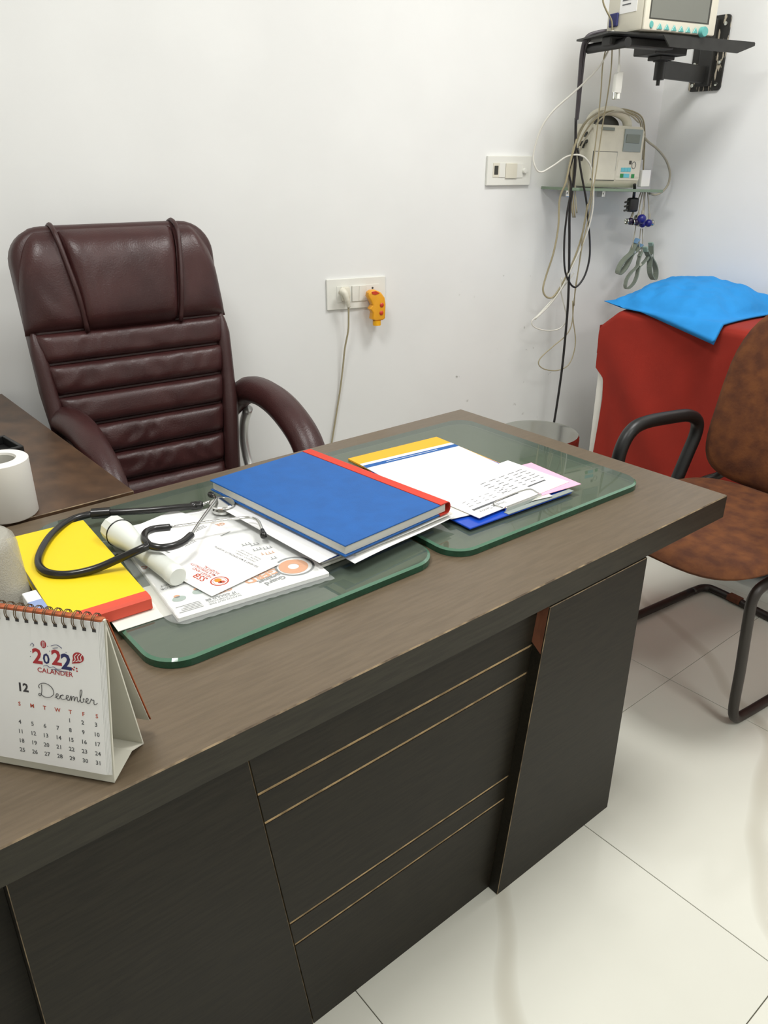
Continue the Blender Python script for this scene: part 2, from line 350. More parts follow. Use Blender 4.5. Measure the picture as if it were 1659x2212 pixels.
for a, b in zip(zs, zs[1:]):
    a2 = a+(0.0027 if a > 0 else 0); b2 = b-(0.0027 if b < ZT else 0)
    front_poly([(seamx(a2), a2), (rightx(a2)+0.03, a2), (rightx(b2)+0.03, b2), (seamx(b2), b2)], MY, 0.0017, 'front_board', [M_WOOD, M_WOOD], bev=0.0004)
bm = B(); prism(bm, [(seamx(0.004)+0.001, MY+0.0018, 0.004), (-0.60, MY+0.0018, 0.004), (-0.53, MY+0.0018, ZT-0.001), (seamx(ZT)+0.001, MY+0.0018, ZT-0.001)], (0, 0.016, 0)); obj('backing_board', bm, M_RAW, desk)
front_poly([(rightx(0)+0.004, 0), (-0.2765, 0), (-0.2765, ZT), (rightx(ZT)+0.004, ZT)], -0.002, 0.024, 'corner_panel', [M_WOOD, M_WORN], bev=0.001)
bm = B(); prism(bm, [(rightx(0.53)+0.0035, 0.001, 0.53), (rightx(ZT)+0.0035, 0.001, ZT-0.001), (rightx(ZT)+0.0035, 0.0215, ZT-0.001), (rightx(0.53)+0.0035, 0.0215, 0.545)], (0.0006, 0, 0)); obj('chipped_edge', bm, M_CHIP, desk)
for x in (-0.2945, -1.408):
    bm = B(); box(bm, (x, MY+0.023, 0), (x+0.018, DW_-0.02, ZT)); obj('side_panel', bm, M_WOOD, desk)
bm = B(); box(bm, (-1.655, 0.075, 0), (-1.4085, 0.093, ZT)); obj('end_panel', bm, M_WOOD, desk)
bm = B(); box(bm, (-1.388, 0.30, 0.05), (-1.02, DW_-0.04, ZT-0.001)); ped = obj('drawer_pedestal', bm, M_WOOD, desk)
for k in range(3):
    bm = B(); z0 = 0.06+k*0.185; box(bm, (-1.38, DW_-0.0395, z0), (-1.03, DW_-0.022, z0+0.175), bev=0.002, seg=1); obj('drawer_front', bm, M_WOOD, ped)
    bm = B(); tube(bm, [(-1.26, DW_-0.021, z0+0.13), (-1.26, DW_-0.001, z0+0.13), (-1.15, DW_-0.001, z0+0.13), (-1.15, DW_-0.021, z0+0.13)], 0.004, 6); obj('handle', bm, M_CHROME, ped)

sd = thing('side_desk', 'brown laminate side desk joined behind the left end of the desk', 'desk', (-1.27, 1.24, 0))
bm = B(); box(bm, (-1.62, DW_+0.006, 0.632), (-0.935, 1.715, 0.674), bev=0.0012, seg=1, bmi=1); obj('desk_top', bm, [M_RETURN, M_WORN], sd)
for y in (DW_+0.03, 1.66):
    bm = B(); box(bm, (-1.6, y, 0), (-1.0, y+0.018, 0.6315)); obj('side_panel', bm, M_WOOD, sd)
bm = B(); box(bm, (-1.6, DW_+0.049, 0.1), (-1.582, 1.659, 0.6315)); obj('back_panel', bm, M_WOOD, sd)

# ------------------------------------------------------------------ glass sheets on the desk
def glass_sheet(name, label, x0, x1, y0, y1, yaw, r, grp):
    c = ((x0+x1)/2, (y0+y1)/2); hx, hy = (x1-x0)/2, (y1-y0)/2
    bm = B(); t = bmesh.new(); th = 0.014; bv = 0.0045
    P = rrect(-hx, hx, -hy, hy, r, 0, 10); Q = rrect(-hx+bv, hx-bv, -hy+bv, hy-bv, r-bv, 0, 10); n = len(P)
    a = [t.verts.new((p.x, p.y, 0.0005)) for p in P]; b = [t.verts.new((p.x, p.y, th-0.0028)) for p in P]; c2 = [t.verts.new((p.x, p.y, th)) for p in Q]
    t.faces.new(a).material_index = 3; t.faces.new(c2).material_index = 0
    for i in range(n):
        j = (i+1) % n; t.faces.new((a[i], a[j], b[j], b[i])).material_index = 1; t.faces.new((b[i], b[j], c2[j], c2[i])).material_index = 2
    t.transform(frame((c[0], c[1], H), yaw)); merge(bm, t)
    return tag(obj(name, bm, [M_GLASS, M_GLASSEDGE, M_GLASSBEV, M_CLEAR], origin=(c[0], c[1], H)), label, 'glass sheet', grp)
glass_sheet('glass_sheet', 'green tinted glass sheet on the desk under the clipboard papers', -0.632, -0.085, 0.139, 0.694, -1.0, 0.05, 'glass sheets on the desk top')
glass_sheet('glass_sheet', 'green tinted glass sheet on the desk under the stethoscope', -1.166, -0.652, 0.158, 0.715, 0.0, 0.055, 'glass sheets on the desk top')
GZ = H+0.0145
# ------------------------------------------------------------------ executive chair (local frame: x across, y backwards, z up)
CY_ = -5.0
CH = Vector((-0.668, 1.288, 0)); MC = frame(CH, CY_)
ex = thing('executive_chair', 'maroon leather executive chair behind the desk', 'chair', CH)
LEAN = math.radians(10); MB_ = MC @ Matrix.Translation((0, 0, 0.45)) @ Matrix.Rotation(-LEAN, 4, 'X')   # backrest frame: x across, z up the back, -y to the front
def hw(h): return 0.262 - (0.02*(1-h/0.3) if h < 0.3 else 0)
out = []
for k in range(9):                                   # outline of the back, round top corners
    a = math.radians(90*k/8); out.append((0.262-0.085+0.085*math.cos(a), 0.705-0.085+0.085*math.sin(a)))
outl = [(-0.222, -0.10), (0.222, -0.10), (0.228, 0.0), (0.256, 0.30)] + out + [(-x, z) for x, z in out[::-1]] + [(-0.256, 0.30), (-0.228, 0.0)]
bm = B(); prism(bm, [(x, -0.012, z) for x, z in outl], (0, 0.085, 0), M=MB_, bev=0.024, seg=4); shell = obj('back_shell', bm, M_LEATHER2, ex, smooth='all')
def pad(x0a, x1a, x0b, x1b, z0, z1, th, d0, seed, wr=0.004, nx=36, nz=12, px=10, pz=3.0, curl=0.0):
    """one stuffed leather section between heights z0..z1; edges a at the bottom, b at the top"""
    def fn(u, v):
        x = (x0a+(x1a-x0a)*u)*(1-v)+(x0b+(x1b-x0b)*u)*v; z = z0+(z1-z0)*v
        U = abs(2*u-1); V = abs(2*v-1); f = (1-U**px)**0.6*(1-V**pz)**0.5 if U < 1 and V < 1 else 0
        wv = wr*math.sin(x*105+8*noise.noise((x*9, z*11, seed))+z*30*math.copysign(1, x))*max(0, 1-U**4)*max(0, noise.noise((x*5+3, z*5, seed+5))+0.45)*(1-V**2)
        return Vector((x, -(d0+th*f+wv*f) + curl*max(0, v-0.6)**2*6, z))
    b_ = bmesh.new(); merge_grid = B(); grid(merge_grid, fn, nx, nz, M=MB_); b_.free(); return merge_grid
rows = [(-0.085, 0.043), (0.043, 0.125), (0.125, 0.208), (0.208, 0.29), (0.29, 0.372), (0.372, 0.45)]
for i, (a, b) in enumerate(rows):
    ha = 0.190+0.066*max(0, a)/0.45; hb = 0.190+0.066*max(0, b)/0.45
    bm = pad(-ha, ha, -hb, hb, a+0.001, b-0.001, 0.030, 0.008, i*3.1, wr=0.006, px=16, pz=4); obj('back_cushion', bm, M_LEATHER, ex, smooth='all')
for sgn in (-1, 1):                                  # side bolsters beside the ribbed cushions
    bm = B(); tube(bm, smooth_path([(sgn*0.206, -0.02, -0.08), (sgn*0.214, -0.024, 0.05), (sgn*0.236, -0.02, 0.22), (sgn*0.248, -0.012, 0.40), (sgn*0.25, -0.004, 0.46)], 4), [0.023]*9+[0.019]*4+[0.015, 0.012, 0.009, 0.006], 10, M=MB_); obj('side_bolster', bm, M_LEATHER2, ex, smooth='all')
bm = pad(-0.128, 0.122, -0.156, 0.156, 0.440, 0.708, 0.062, 0.002, 21, wr=0.002, px=14, pz=5, curl=0.035); obj('headrest', bm, M_LEATHER, ex, smooth='all')
for a, b, c, d, sd_ in ((-0.268, -0.120, -0.252, -0.150, 25), (0.115, 0.268, 0.150, 0.252, 28)):
    def hs(u, v, a=a, b=b, c=c, d=d, sd_=sd_):
        x = (a+(b-a)*u)*(1-v)+(c+(d-c)*u)*v; z = 0.447+0.262*v; o_ = u if a < 0 else 1-u       # o_: 0 at the outer edge
        top = 0.704-(max(0, 0.085-o_*0.15)/0.085)**2*0.075; z = 0.447+(top-0.447)*v
        f = (1-(1-o_)**4)**0.5*(1-abs(2*v-1)**6)**0.5
        w = 0.003*math.sin(x*80+z*60+6*noise.noise((x*8, z*8, sd_)))*max(0, noise.noise((x*6, z*6, sd_))+0.3)
        return Vector((x, -(0.0+0.046*f+w*f)+0.032*max(0, v-0.6)**2*6, z))
    bm = B(); grid(bm, hs, 22, 20, M=MB_); obj('headrest_side', bm, M_LEATHER, ex, smooth='all')
for sgn in (-1, 1):
    bm = B(); tube(bm, smooth_path([(sgn*0.124, -0.035, 0.444), (sgn*0.134, -0.056, 0.53), (sgn*0.147, -0.05, 0.62), (sgn*0.155, -0.036, 0.678), (sgn*0.156, -0.002, 0.705), (sgn*0.156, 0.028, 0.705)], 5), 0.0062, 8, M=MB_); obj('headrest_piping', bm, M_LEATHER2, ex, smooth='all')
bm = B(); box(bm, (-0.25, -0.44, 0.36), (0.25, 0.05, 0.47), M=MC, bev=0.045, seg=4); obj('seat', bm, M_LEATHER, ex, smooth='all')
for sgn in (-1, 1):
    ax = 0.30 if sgn > 0 else -0.222; sp_ = 1 if sgn > 0 else 0.9
    path = [(sgn*0.235, 0.075, 0.59), (ax*0.95, 0.06, 0.650), (ax, 0.01, 0.683), (ax+sp_*0.012, -0.09, 0.683), (ax+sp_*0.018, -0.19, 0.655), (ax+sp_*0.02, -0.28, 0.60), (ax+sp_*0.012, -0.335, 0.52), (ax, -0.34, 0.45)]
    sp = smooth_path(path, 6); n = len(sp); rad = [0.029+0.016*min(1, i/8)*min(1, (n-1-i)/6+0.3) for i in range(n)]
    if sgn < 0: rad = [q*0.86 for q in rad]
    bm = B(); tube(bm, sp, rad, 12, M=MC, flat=0.85); arm = obj('armrest', bm, M_LEATHER, ex, smooth='all')
    ks = abs(ax)/0.285
    ring = smooth_path([(ks*x_, y_, z_) for x_, y_, z_ in [(sgn*0.288, 0.045, 0.615), (sgn*0.285, 0.075, 0.56), (sgn*0.283, 0.075, 0.49), (sgn*0.283, 0.04, 0.42), (sgn*0.285, -0.05, 0.385), (sgn*0.29, -0.2, 0.385), (sgn*0.295, -0.29, 0.42), (sgn*0.30, -0.325, 0.47)]], 5)
    bm = B(); tube(bm, ring, 0.018, 10, M=MC, flat=0.8); obj('arm_frame', bm, M_SILVER, arm, smooth='all')
bm = B(); lathe(bm, [(0, 0.10), (0.03, 0.10), (0.03, 0.22), (0.022, 0.22), (0.022, 0.36), (0, 0.36)], 16, M=MC @ Matrix.Translation((0, -0.2, 0))); obj('gas_column', bm, M_BLACKPL, ex, smooth=True)
for k in range(5):
    a = math.radians(72*k+20); d = Vector((math.cos(a), math.sin(a), 0))
    bm = B(); tube(bm, [Vector((0, -0.2, 0.115))+d*0.02, Vector((0, -0.2, 0.1))+d*0.15, Vector((0, -0.2, 0.075))+d*0.27], [0.026, 0.022, 0.016], 8, M=MC); leg = obj('base_leg', bm, M_BLACKPL, ex, smooth=True)
    bm = B(); c = Vector((0, -0.2, 0.028))+d*0.27
    for q in (-0.012, 0.012):
        lathe(bm, [(0, -0.008), (0.026, -0.008), (0.027, 0), (0.026, 0.008), (0, 0.008)], 14, M=MC @ Matrix.Translation(c+d.cross(Vector((0, 0, 1)))*q) @ Matrix.Rotation(a, 4, 'Z') @ Matrix.Rotation(math.pi/2, 4, 'X'))
    obj('caster', bm, M_BLACKPL, leg, smooth=True)

# ------------------------------------------------------------------ round stool
st = thing('round_stool', 'low round stool with polished steel top beside the black cord', 'stool', (0.512, 0.912, 0)); MS = frame((0.512, 0.912, 0))
bm = B(); lathe(bm, [(0, 0.455), (0.12, 0.4555), (0.134, 0.458), (0.138, 0.452), (0.138, 0.448), (0, 0.448)], 48, M=MS); obj('top', bm, M_STEEL, st, smooth=True)
bm = B(); lathe(bm, [(0.0, 0.4475), (0.1375, 0.4475), (0.1385, 0.44), (0.1375, 0.425), (0.1385, 0.41), (0.132, 0.402), (0, 0.402)], 48, M=MS); obj('rim', bm, M_STOOLRIM, st, smooth=True)
for k in range(4):
    a = math.radians(45+90*k); d = Vector((math.cos(a), math.sin(a), 0)); bm = B(); tube(bm, [d*0.10+Vector((0, 0, 0.41)), d*0.135+Vector((0, 0, 0.0))], 0.0105, 8, M=MS); obj('leg', bm, M_STEEL, st, smooth=True)
bm = B(); tube(bm, [Vector((math.cos(2*math.pi*k/24), math.sin(2*math.pi*k/24), 0))*0.124+Vector((0, 0, 0.13)) for k in range(24)], 0.006, 6, closed=True, M=MS); obj('foot_ring', bm, M_STEEL, st, smooth=True)

# ------------------------------------------------------------------ examination couch, sheet, pillow, bin
BX0, BX1, BY0, BY1, BZ = 0.905, XR-0.015, -1.0, 0.940, 0.819
co = thing('examination_couch', 'white framed examination couch under a red sheet by the right wall', 'couch', (1.13, 0, 0))
for x in (BX0+0.0, BX1-0.028):
    for y in (BY0+0.02, BY1+0.005):
        bm = B(); box(bm, (x, y, 0), (x+0.028, y+0.03, 0.70), bev=0.002, seg=1); obj('leg', bm, M_FRAMEW, co)
for x in (BX0, BX1-0.028):
    bm = B(); box(bm, (x, BY0+0.05, 0.655), (x+0.028, BY1+0.005, 0.70)); obj('side_rail', bm, M_FRAMEW, co)
for y in (BY0+0.02, BY1+0.008):
    bm = B(); box(bm, (BX0+0.0285, y, 0.655), (BX1-0.0285, y+0.025, 0.70)); obj('end_rail', bm, M_FRAMEW, co)
bm = B(); box(bm, (BX0+0.0285, BY1+0.01, 0.285), (BX1-0.0285, BY1+0.028, 0.31)); obj('lower_rail', bm, M_STOOLRIM, co)
bm = B(); box(bm, (BX0+0.006, BY0+0.02, 0.7005), (BX1-0.002, BY1-0.02, BZ-0.006), bev=0.012, seg=3); obj('mattress', bm, M_BROWNCL, co, smooth=True)
def hem_y(z):                                   # outline of the hanging side at the head end
    K = [(0.10, 0.955), (0.30, 0.940), (0.50, 0.936), (0.575, 0.945), (0.598, 0.966), (0.61, 0.982), (0.70, 0.986), (0.765, 0.988), (0.84, 0.988)]
    for (a, ya), (b, yb) in zip(K, K[1:]):
        if z <= b: t = max(0, (z-a)/(b-a)); return ya+(yb-ya)*t
    return K[-1][1]
def sag(y): return 0.85*max(0, y-0.918)
def sheet_fn(u, v):
    L = [(BX1-0.004, BZ), (BX0+0.03, BZ+0.001), (BX0+0.008, BZ-0.003), (BX0-0.003, BZ-0.016)]
    k = 0
    if u < 0.22: t = u/0.22; x = L[0][0]*(1-t)+L[1][0]*t; z = L[0][1]*(1-t)+L[1][1]*t
    elif u < 0.30:
        t = (u-0.22)/0.08*2; i = min(1, int(t)); t -= i; x = L[1+i][0]*(1-t)+L[2+i][0]*t; z = L[1+i][1]*(1-t)+L[2+i][1]*t
    else: k = (u-0.30)/0.70; x = L[3][0]-0.012*k; z = L[3][1]+(0.14-L[3][1])*k
    ye = hem_y(z); y = BY0+0.01+(ye-BY0-0.01)*v
    sg = sag(y)*(1-k)**6
    fold = k*(0.010*math.sin(y*15+2.0+k*1.3)+0.006*math.sin(y*31+k*2)+0.016*noise.noise((y*4+k, k*2, 1.3)))
    fold += 0.022*min(1, k*2.5)*max(0, math.sin((y-0.93)*10+k*4.2+1.2))**4+0.012*k*max(0, math.sin(y*22+k*1.5))**3
    return Vector((x-abs(fold)*0.9, y, z-sg))
bm = B(); grid(bm, sheet_fn, 80, 130)
def end_fn(u, v):
    x = BX0-0.003+(BX1-BX0)*u; return Vector((x, 0.988+0.003*math.sin(u*20)*v, BZ-0.061-0.10*v*(1+0.3*math.sin(u*9))))
grid(bm, end_fn, 20, 5)
tag(obj('bed_sheet', bm, M_REDSHEET, smooth='all', origin=(1.13, 0, 0)), 'red cloth sheet hanging down the side of the examination couch', 'sheet')
# pillow
pA = Vector((0.925, 1.0, 0.838)); pB = Vector((0.848, 0.526, 0.772)); pC = Vector((1.33, 0.50, 0.838)); pD = Vector((1.352, 0.985, 0.85))
def pil(side):
    def fn(u, v):
        P = pA*(1-u)*(1-v)+pB*(1-u)*v+pC*u*v+pD*u*(1-v)
        U = 2*u-1; V = 2*v-1; e = max(0, 1-(abs(U)/0.93)**2.6)*max(0, 1-(abs(V)/0.90)**2.6)
        pin = 0.022*(1-abs(U)**2)*abs(V)**6; P = P+Vector((0, -pin*math.copysign(1, V)*-1, 0))
        wr = 0.017*noise.noise((u*6+v*3, v*7, 4.2))*(1-0.5*e)+0.006*noise.noise((u*19, v*15, 1.0))
        z = (0.088*e**0.62 if side > 0 else -0.018*e**0.5)
        edge = 1 if (abs(U) > 0.995 or abs(V) > 0.995) else 0
        zz = P.z + z + (wr if side > 0 else 0)*(0.3 if edge else 1) + (0.0015 if side > 0 else -0.0005)*(1-edge)
        lim = BZ+0.007-sag(P.y)+(0.005*(1-edge) if side > 0 else 0)-1.1*max(0, 0.897-P.x)
        zz = max(zz, lim)
        return Vector((P.x, P.y, zz))
    return fn
bm = B(); grid(bm, pil(1), 48, 48); grid(bm, pil(-1), 48, 48); bmesh.ops.remove_doubles(bm, verts=bm.verts, dist=0.0004)
tag(obj('pillow', bm, M_PILLOW, smooth='all', origin=(1.1, 0.75, BZ)), 'bright blue pillow lying on the red sheet of the couch', 'pillow')
bm = B(); lathe(bm, [(0, 0.004), (0.085, 0.004), (0.092, 0.012), (0.11, 0.15), (0.118, 0.152), (0.118, 0.158), (0.106, 0.157), (0.088, 0.016), (0, 0.014)], 32, M=frame((1.03, 0.36, 0)))
tag(obj('basin', bm, M_BIN, smooth=True, origin=(1.03, 0.36, 0)), 'blue plastic tub on the floor under the couch', 'tub')

# ------------------------------------------------------------------ brown visitor chair
VC = Vector((0.44, 0.17, 0)); MV = frame(VC, -6.0)        # local x: back (+) / front (-), y: far (+) / near (-)
vc = thing('visitor_chair', 'brown cloth visitor chair with black cantilever frame at the desk end', 'chair', VC)
def sp_seat(x, y):                                        # superellipse seat outline
    return None
S = []
for k in range(40):
    a = 2*math.pi*k/40; c, s = math.cos(a), math.sin(a); S.append((math.copysign(abs(c)**0.55, c), math.copysign(abs(s)**0.55, s)))
def cushion(bm, cx, hx, hy, z0, z1, dip=0.0, M=None):
    t = bmesh.new(); lv = []
    prof = [(0.0, z0), (0.80, z0), (0.93, z0+0.006), (0.99, z0+0.018), (1.0, (z0+z1)/2), (0.985, z1-0.016), (0.94, z1-0.004), (0.86, z1), (0.5, z1+0.004), (0.0, z1+0.006)]
    for f, z in prof:
        if f == 0: lv.append([t.verts.new((cx, 0, z))])
        else: lv.append([t.verts.new((cx+hx*f*c, hy*f*s, z-dip*max(0, -c)**2*f)) for c, s in S])
    for a, b in zip(lv, lv[1:]):
        for k in range(40):
            j = (k+1) % 40
            if len(a) == 1: t.faces.new((a[0], b[k], b[j]))
            elif len(b) == 1: t.faces.new((a[k], a[j], b[0]))
            else: t.faces.new((a[k], a[j], b[j], b[k]))
    if M is not None: t.transform(M)
    merge(bm, t)
bm = B(); cushion(bm, -0.098, 0.280, 0.243, 0.420, 0.458, 0.006, MV); obj('seat', bm, M_BROWNCL, vc, smooth='all')
MBK = MV @ Matrix.Translation((0.195, 0, 0.44)) @ Matrix.Rotation(math.radians(13), 4, 'Y')   # backrest leaning back: local z up the back, x thickness
t = bmesh.new(); n = 48; outl2 = []
for k in range(n):
    a = 2*math.pi*k/n; c, s = math.cos(a), math.sin(a); e = 0.42 if s < 0 else 0.72
    outl2.append((0.232*math.copysign(abs(c)**(0.42 if s < 0 else 0.62), c)*(1.0+0.04*(-s)), 0.265+0.265*math.copysign(abs(s)**e, s)))
bm = B(); lv = []
for f, x in ((0.0, -0.030), (0.7, -0.029), (0.92, -0.024), (0.985, -0.012), (1.0, 0.006), (0.985, 0.022), (0.9, 0.030), (0.0, 0.032)):
    lv.append([t.verts.new((x+0.055*((y*f)/0.232)**2*-1*1.0+0.0, y*f, 0.265+(z-0.265)*f)) for y, z in outl2] if f > 0 else [t.verts.new((x, 0, 0.265))])
for a, b in zip(lv, lv[1:]):
    for k in range(n):
        j = (k+1) % n
        if len(a) == 1: t.faces.new((a[0], b[k], b[j]))
        elif len(b) == 1: t.faces.new((a[k], a[j], b[0]))
        else: t.faces.new((a[k], a[j], b[j], b[k]))
t.transform(MBK); merge(bm, t); obj('backrest', bm, M_BROWNCL, vc, smooth='all')
fr = 0.0125
for sgn in (-1, 1):                                     # one continuous side: floor bar, front upright, seat bar
    yy = sgn*0.232
    P = [(0.24, yy, fr), (0.0, yy, fr), (-0.17, yy, fr), (-0.215, yy, 0.02), (-0.235, yy, 0.06), (-0.245, yy, 0.18), (-0.262, yy, 0.33), (-0.26, yy, 0.385), (-0.22, yy, 0.406), (-0.1, yy, 0.407), (0.13, yy, 0.407), (0.19, yy, 0.415), (0.225, yy*0.8, 0.46), (0.262, yy*0.7, 0.60)]
    bm = B(); tube(bm, smooth_path(P, 5), fr, 10, M=MV); obj('side_frame', bm, M_TUBE, vc, smooth='all')
bm = B(); tube(bm, smooth_path([(0.24, -0.232, fr), (0.285, -0.226, fr), (0.300, -0.18, fr), (0.305, 0, fr), (0.310, 0.18, fr), (0.295, 0.224, fr), (0.24, 0.232, fr)], 5), fr, 10, M=MV); rb = obj('rear_floor_bar', bm, M_TUBE, vc, smooth='all')
bm = B(); box(bm, (0.294, 0.10, 0.008), (0.322, 0.145, 0.0265), M=MV, bev=0.003); obj('tape_patch', bm, M_CHIP, rb)
for sgn in (-1, 1):
    yy = sgn*0.252
    P = [(-0.20, yy, 0.40), (-0.195, yy, 0.52), (-0.185, yy, 0.585), (-0.155, yy, 0.628), (-0.10, yy, 0.643), (0.02, yy, 0.638), (0.09, yy, 0.630), (0.133, yy, 0.606), (0.138, yy, 0.565), (0.112, yy, 0.50), (0.075, yy, 0.41)]
    bm = B(); tube(bm, smooth_path(P, 6), 0.0185, 12, M=MV); obj('armrest', bm, M_BLACKPL, vc, smooth='all')
# ------------------------------------------------------------------ papers and books on the desk
def slab(bm, cx, cy, w_, h_, yaw, z0, z1, bev=0.0, mi=0, bmi=None):
    box(bm, (-w_/2, -h_/2, 0), (w_/2, h_/2, z1-z0), M=frame((cx, cy, z0), yaw), bev=bev, seg=1, mi=mi, bmi=bmi)
def sheet(name, label, cat, cx, cy, w_, h_, yaw, z, th, m, grp=None, curl=None):
    bm = B()
    if curl is None: slab(bm, cx, cy, w_, h_, yaw, z, z+th)
    else:
        M = frame((cx, cy, z), yaw); top = lambda u, v: Vector(((u-.5)*w_, (v-.5)*h_, th+curl(u, v))); bot = lambda u, v: Vector(((u-.5)*w_, (v-.5)*h_, curl(u, v)))
        grid(bm, top, 14, 14, M=M); grid(bm, bot, 14, 14, M=M)
    return tag(obj(name, bm, m, origin=(cx, cy, z)), label, cat, grp)
# right pile: yellow folder, blue clip folder, letterhead, pink slip, report, clip
tag(obj('paper_folder', (lambda bm: (slab(bm, -0.385, 0.47, 0.255, 0.29, -3.5, GZ+0.0003, GZ+0.004), bm)[1])(B()), M_YELFOLD, origin=(-0.385, 0.47, GZ)), 'yellow paper folder poking out behind the letterhead', 'folder')
fo = thing('clip_folder', 'blue plastic clip folder under the report papers on the right glass', 'folder', (-0.41, 0.36, GZ))
bm = B(); slab(bm, -0.410, 0.352, 0.278, 0.33, -2.0, GZ+0.0042, GZ+0.0075, 0.0008); obj('cover', bm, M_BLUEFOLD, fo)
bm = B(); slab(bm, -0.365, 0.1905, 0.185, 0.012, -2.0, GZ+0.0076, GZ+0.0088); obj('clear_strip', bm, M_LCD, fo)
lh = sheet('letterhead_sheet', 'white letterhead sheet with a blue band under the report', 'paper', -0.405, 0.392, 0.252, 0.325, -5.5, GZ+0.0092, 0.0012, M_PAPER)
ML = frame((-0.405, 0.392, GZ+0.0092+0.0014), 174.5)

bm = B(); flat_rect(bm, -0.126, 0.126, -0.150, -0.134, ML); obj('blue_band', bm, M_BLUECOV, lh)
bm = B(); flat_rect(bm, -0.07, 0.07, -0.1428, -0.1412, ML @ Matrix.Translation((0, 0, 0.0002))); obj('band_lettering', bm, M_PAPER, lh)
bm = B()
for k in range(9): flat_rect(bm, -0.05+0.018*k, -0.05+0.018*k+random.uniform(0.006, 0.014), 0.10+0.004*(k % 3), 0.1015+0.004*(k % 3), ML)
flat_rect(bm, 0.062, 0.070, 0.118, 0.124, ML); obj('printed_lines', bm, M_INKG, lh)
sheet('loose_sheet', 'white sheet between the blue clip folder and the report', 'paper', -0.43, 0.285, 0.235, 0.15, -12, GZ+0.0107, 0.0006, M_PAPER2, 'loose papers on the desk')
sheet('pink_slip', 'pale pink slip sticking out beside the report', 'paper', -0.331, 0.272, 0.20, 0.145, -6, GZ+0.0115, 0.0008, M_PINK)
rp = sheet('test_report', 'white printed test report held by a wire clip', 'paper', -0.388, 0.288, 0.268, 0.162, 1.5, GZ+0.0125, 0.0012, M_PAPER)
MR = frame((-0.388, 0.288, GZ+0.0125+0.0014), 181.5); bm = B()
flat_rect(bm, -0.010, 0.118, 0.047, 0.0535, MR); flat_rect(bm, -0.105, -0.05, 0.041, 0.046, MR)
for r_ in range(6):
    y = 0.030-0.0115*r_
    for c_ in range(5):
        x = -0.118+0.028*c_+random.uniform(0, .004); flat_rect(bm, x, x+random.uniform(0.010, 0.022), y, y+0.0022, MR)
for r_ in range(3):
    for c_ in range(6):
        x = -0.01+0.022*c_; flat_rect(bm, x, x+random.uniform(0.006, 0.014), 0.034-0.010*r_, 0.0354-0.010*r_, MR)
text(bm, 'Imaging Centre', 0.042, 0.0600, 0.0115, MR, 'LEFT'); obj('printed_text', bm, M_GREYP, rp)
cl = tag(obj('paper_clip', (lambda bm: (tube(bm, smooth_path([(-0.455, 0.206, GZ+0.0148), (-0.449, 0.232, GZ+0.0150), (-0.352, 0.236, GZ+0.0150), (-0.348, 0.208, GZ+0.0148)], 5), 0.0013, 6), box(bm, (-0.453, 0.198, GZ+0.0045), (-0.350, 0.204, GZ+0.0175), bev=0.002), bm)[-1])(B()), M_CHROME, origin=(-0.4, 0.205, GZ)), 'wire spring clip on the front edge of the report', 'clip')

# middle pile: files, loose sheets, blue register
pf = thing('document_file', 'blue printed document file with clear cover under the blue register', 'file', (-0.72, 0.42, GZ))
bm = B(); slab(bm, -0.717, 0.425, 0.256, 0.345, 1.5, GZ+0.0004, GZ+0.005, 0.0008); obj('lower_cover', bm, M_PAPER2, pf)
bm = B(); slab(bm, -0.716, 0.425, 0.250, 0.338, 1.5, GZ+0.0052, GZ+0.011); obj('leaves', bm, M_PAPER2, pf)
bm = B(); slab(bm, -0.716, 0.424, 0.256, 0.345, 1.5, GZ+0.0112, GZ+0.015, 0.0008); obj('upper_cover', bm, M_BLUEFOLD, pf)
bm = B(); flat_rect(bm, -0.128, -0.104, -0.15, 0.02, frame((-0.716, 0.424, GZ+0.0152), 1.5), 0); flat_rect(bm, -0.126, -0.105, 0.022, 0.075, frame((-0.716, 0.424, GZ+0.0152), 1.5), 1); flat_rect(bm, -0.128, -0.104, 0.077, 0.17, frame((-0.716, 0.424, GZ+0.0152), 1.5), 2)
obj('cover_print', bm, [M_BLUECOV, M_ORANGE, M_PAPER2], pf)
bm = B(); tube(bm, [(-0.846, 0.36, GZ+0.010), (-0.842, 0.58, GZ+0.012)], 0.004, 8); obj('clear_spine_bar', bm, M_LCD, pf)
sheet('loose_sheet', 'curled white sheet sticking out left under the blue register', 'paper', -0.735, 0.405, 0.262, 0.33, 3.5, GZ+0.0162, 0.0006, M_PAPER, 'loose papers on the desk', curl=lambda u, v: 0.006+0.003*math.sin(u*3)*(1-v))
sheet('loose_sheet', 'white sheet drooping at the front under the blue register', 'paper', -0.700, 0.380, 0.255, 0.33, 6.5, GZ+0.0262, 0.0006, M_PAPER, 'loose papers on the desk', curl=lambda u, v: -0.008*max(0, 0.35-v)*3+0.001*math.sin(u*6))
sheet('loose_sheet', 'off white sheet lying flat just below the blue register cover', 'paper', -0.690, 0.395, 0.235, 0.345, 4.0, GZ+0.0240, 0.0006, M_PAPER2, 'loose papers on the desk', curl=lambda u, v: 0.0005*math.sin(u*9)*(1-v))
rg = thing('register_book', 'thick blue register with a red cloth spine on the paper pile', 'book', (-0.712, 0.42, GZ+0.028))
RZ = GZ+0.0282; RC = (-0.7105, 0.4165); RYAW = 5.0
MRG = frame((RC[0], RC[1], RZ), RYAW); W2, H2, RT = 0.126, 0.194, 0.0215
bm = B(); box(bm, (-W2+0.004, -H2+0.004, 0.003), (W2-0.006, H2-0.004, RT-0.003), M=MRG)
obj('pages', bm, M_PAPER2, rg)
for z0 in (0, RT-0.0028):
    bm = B(); box(bm, (-W2, -H2, z0), (W2-0.024, H2, z0+0.0028), M=MRG, bev=0.0008, seg=1); obj('cover', bm, M_BLUECOV, rg)
bm = B(); sp = []
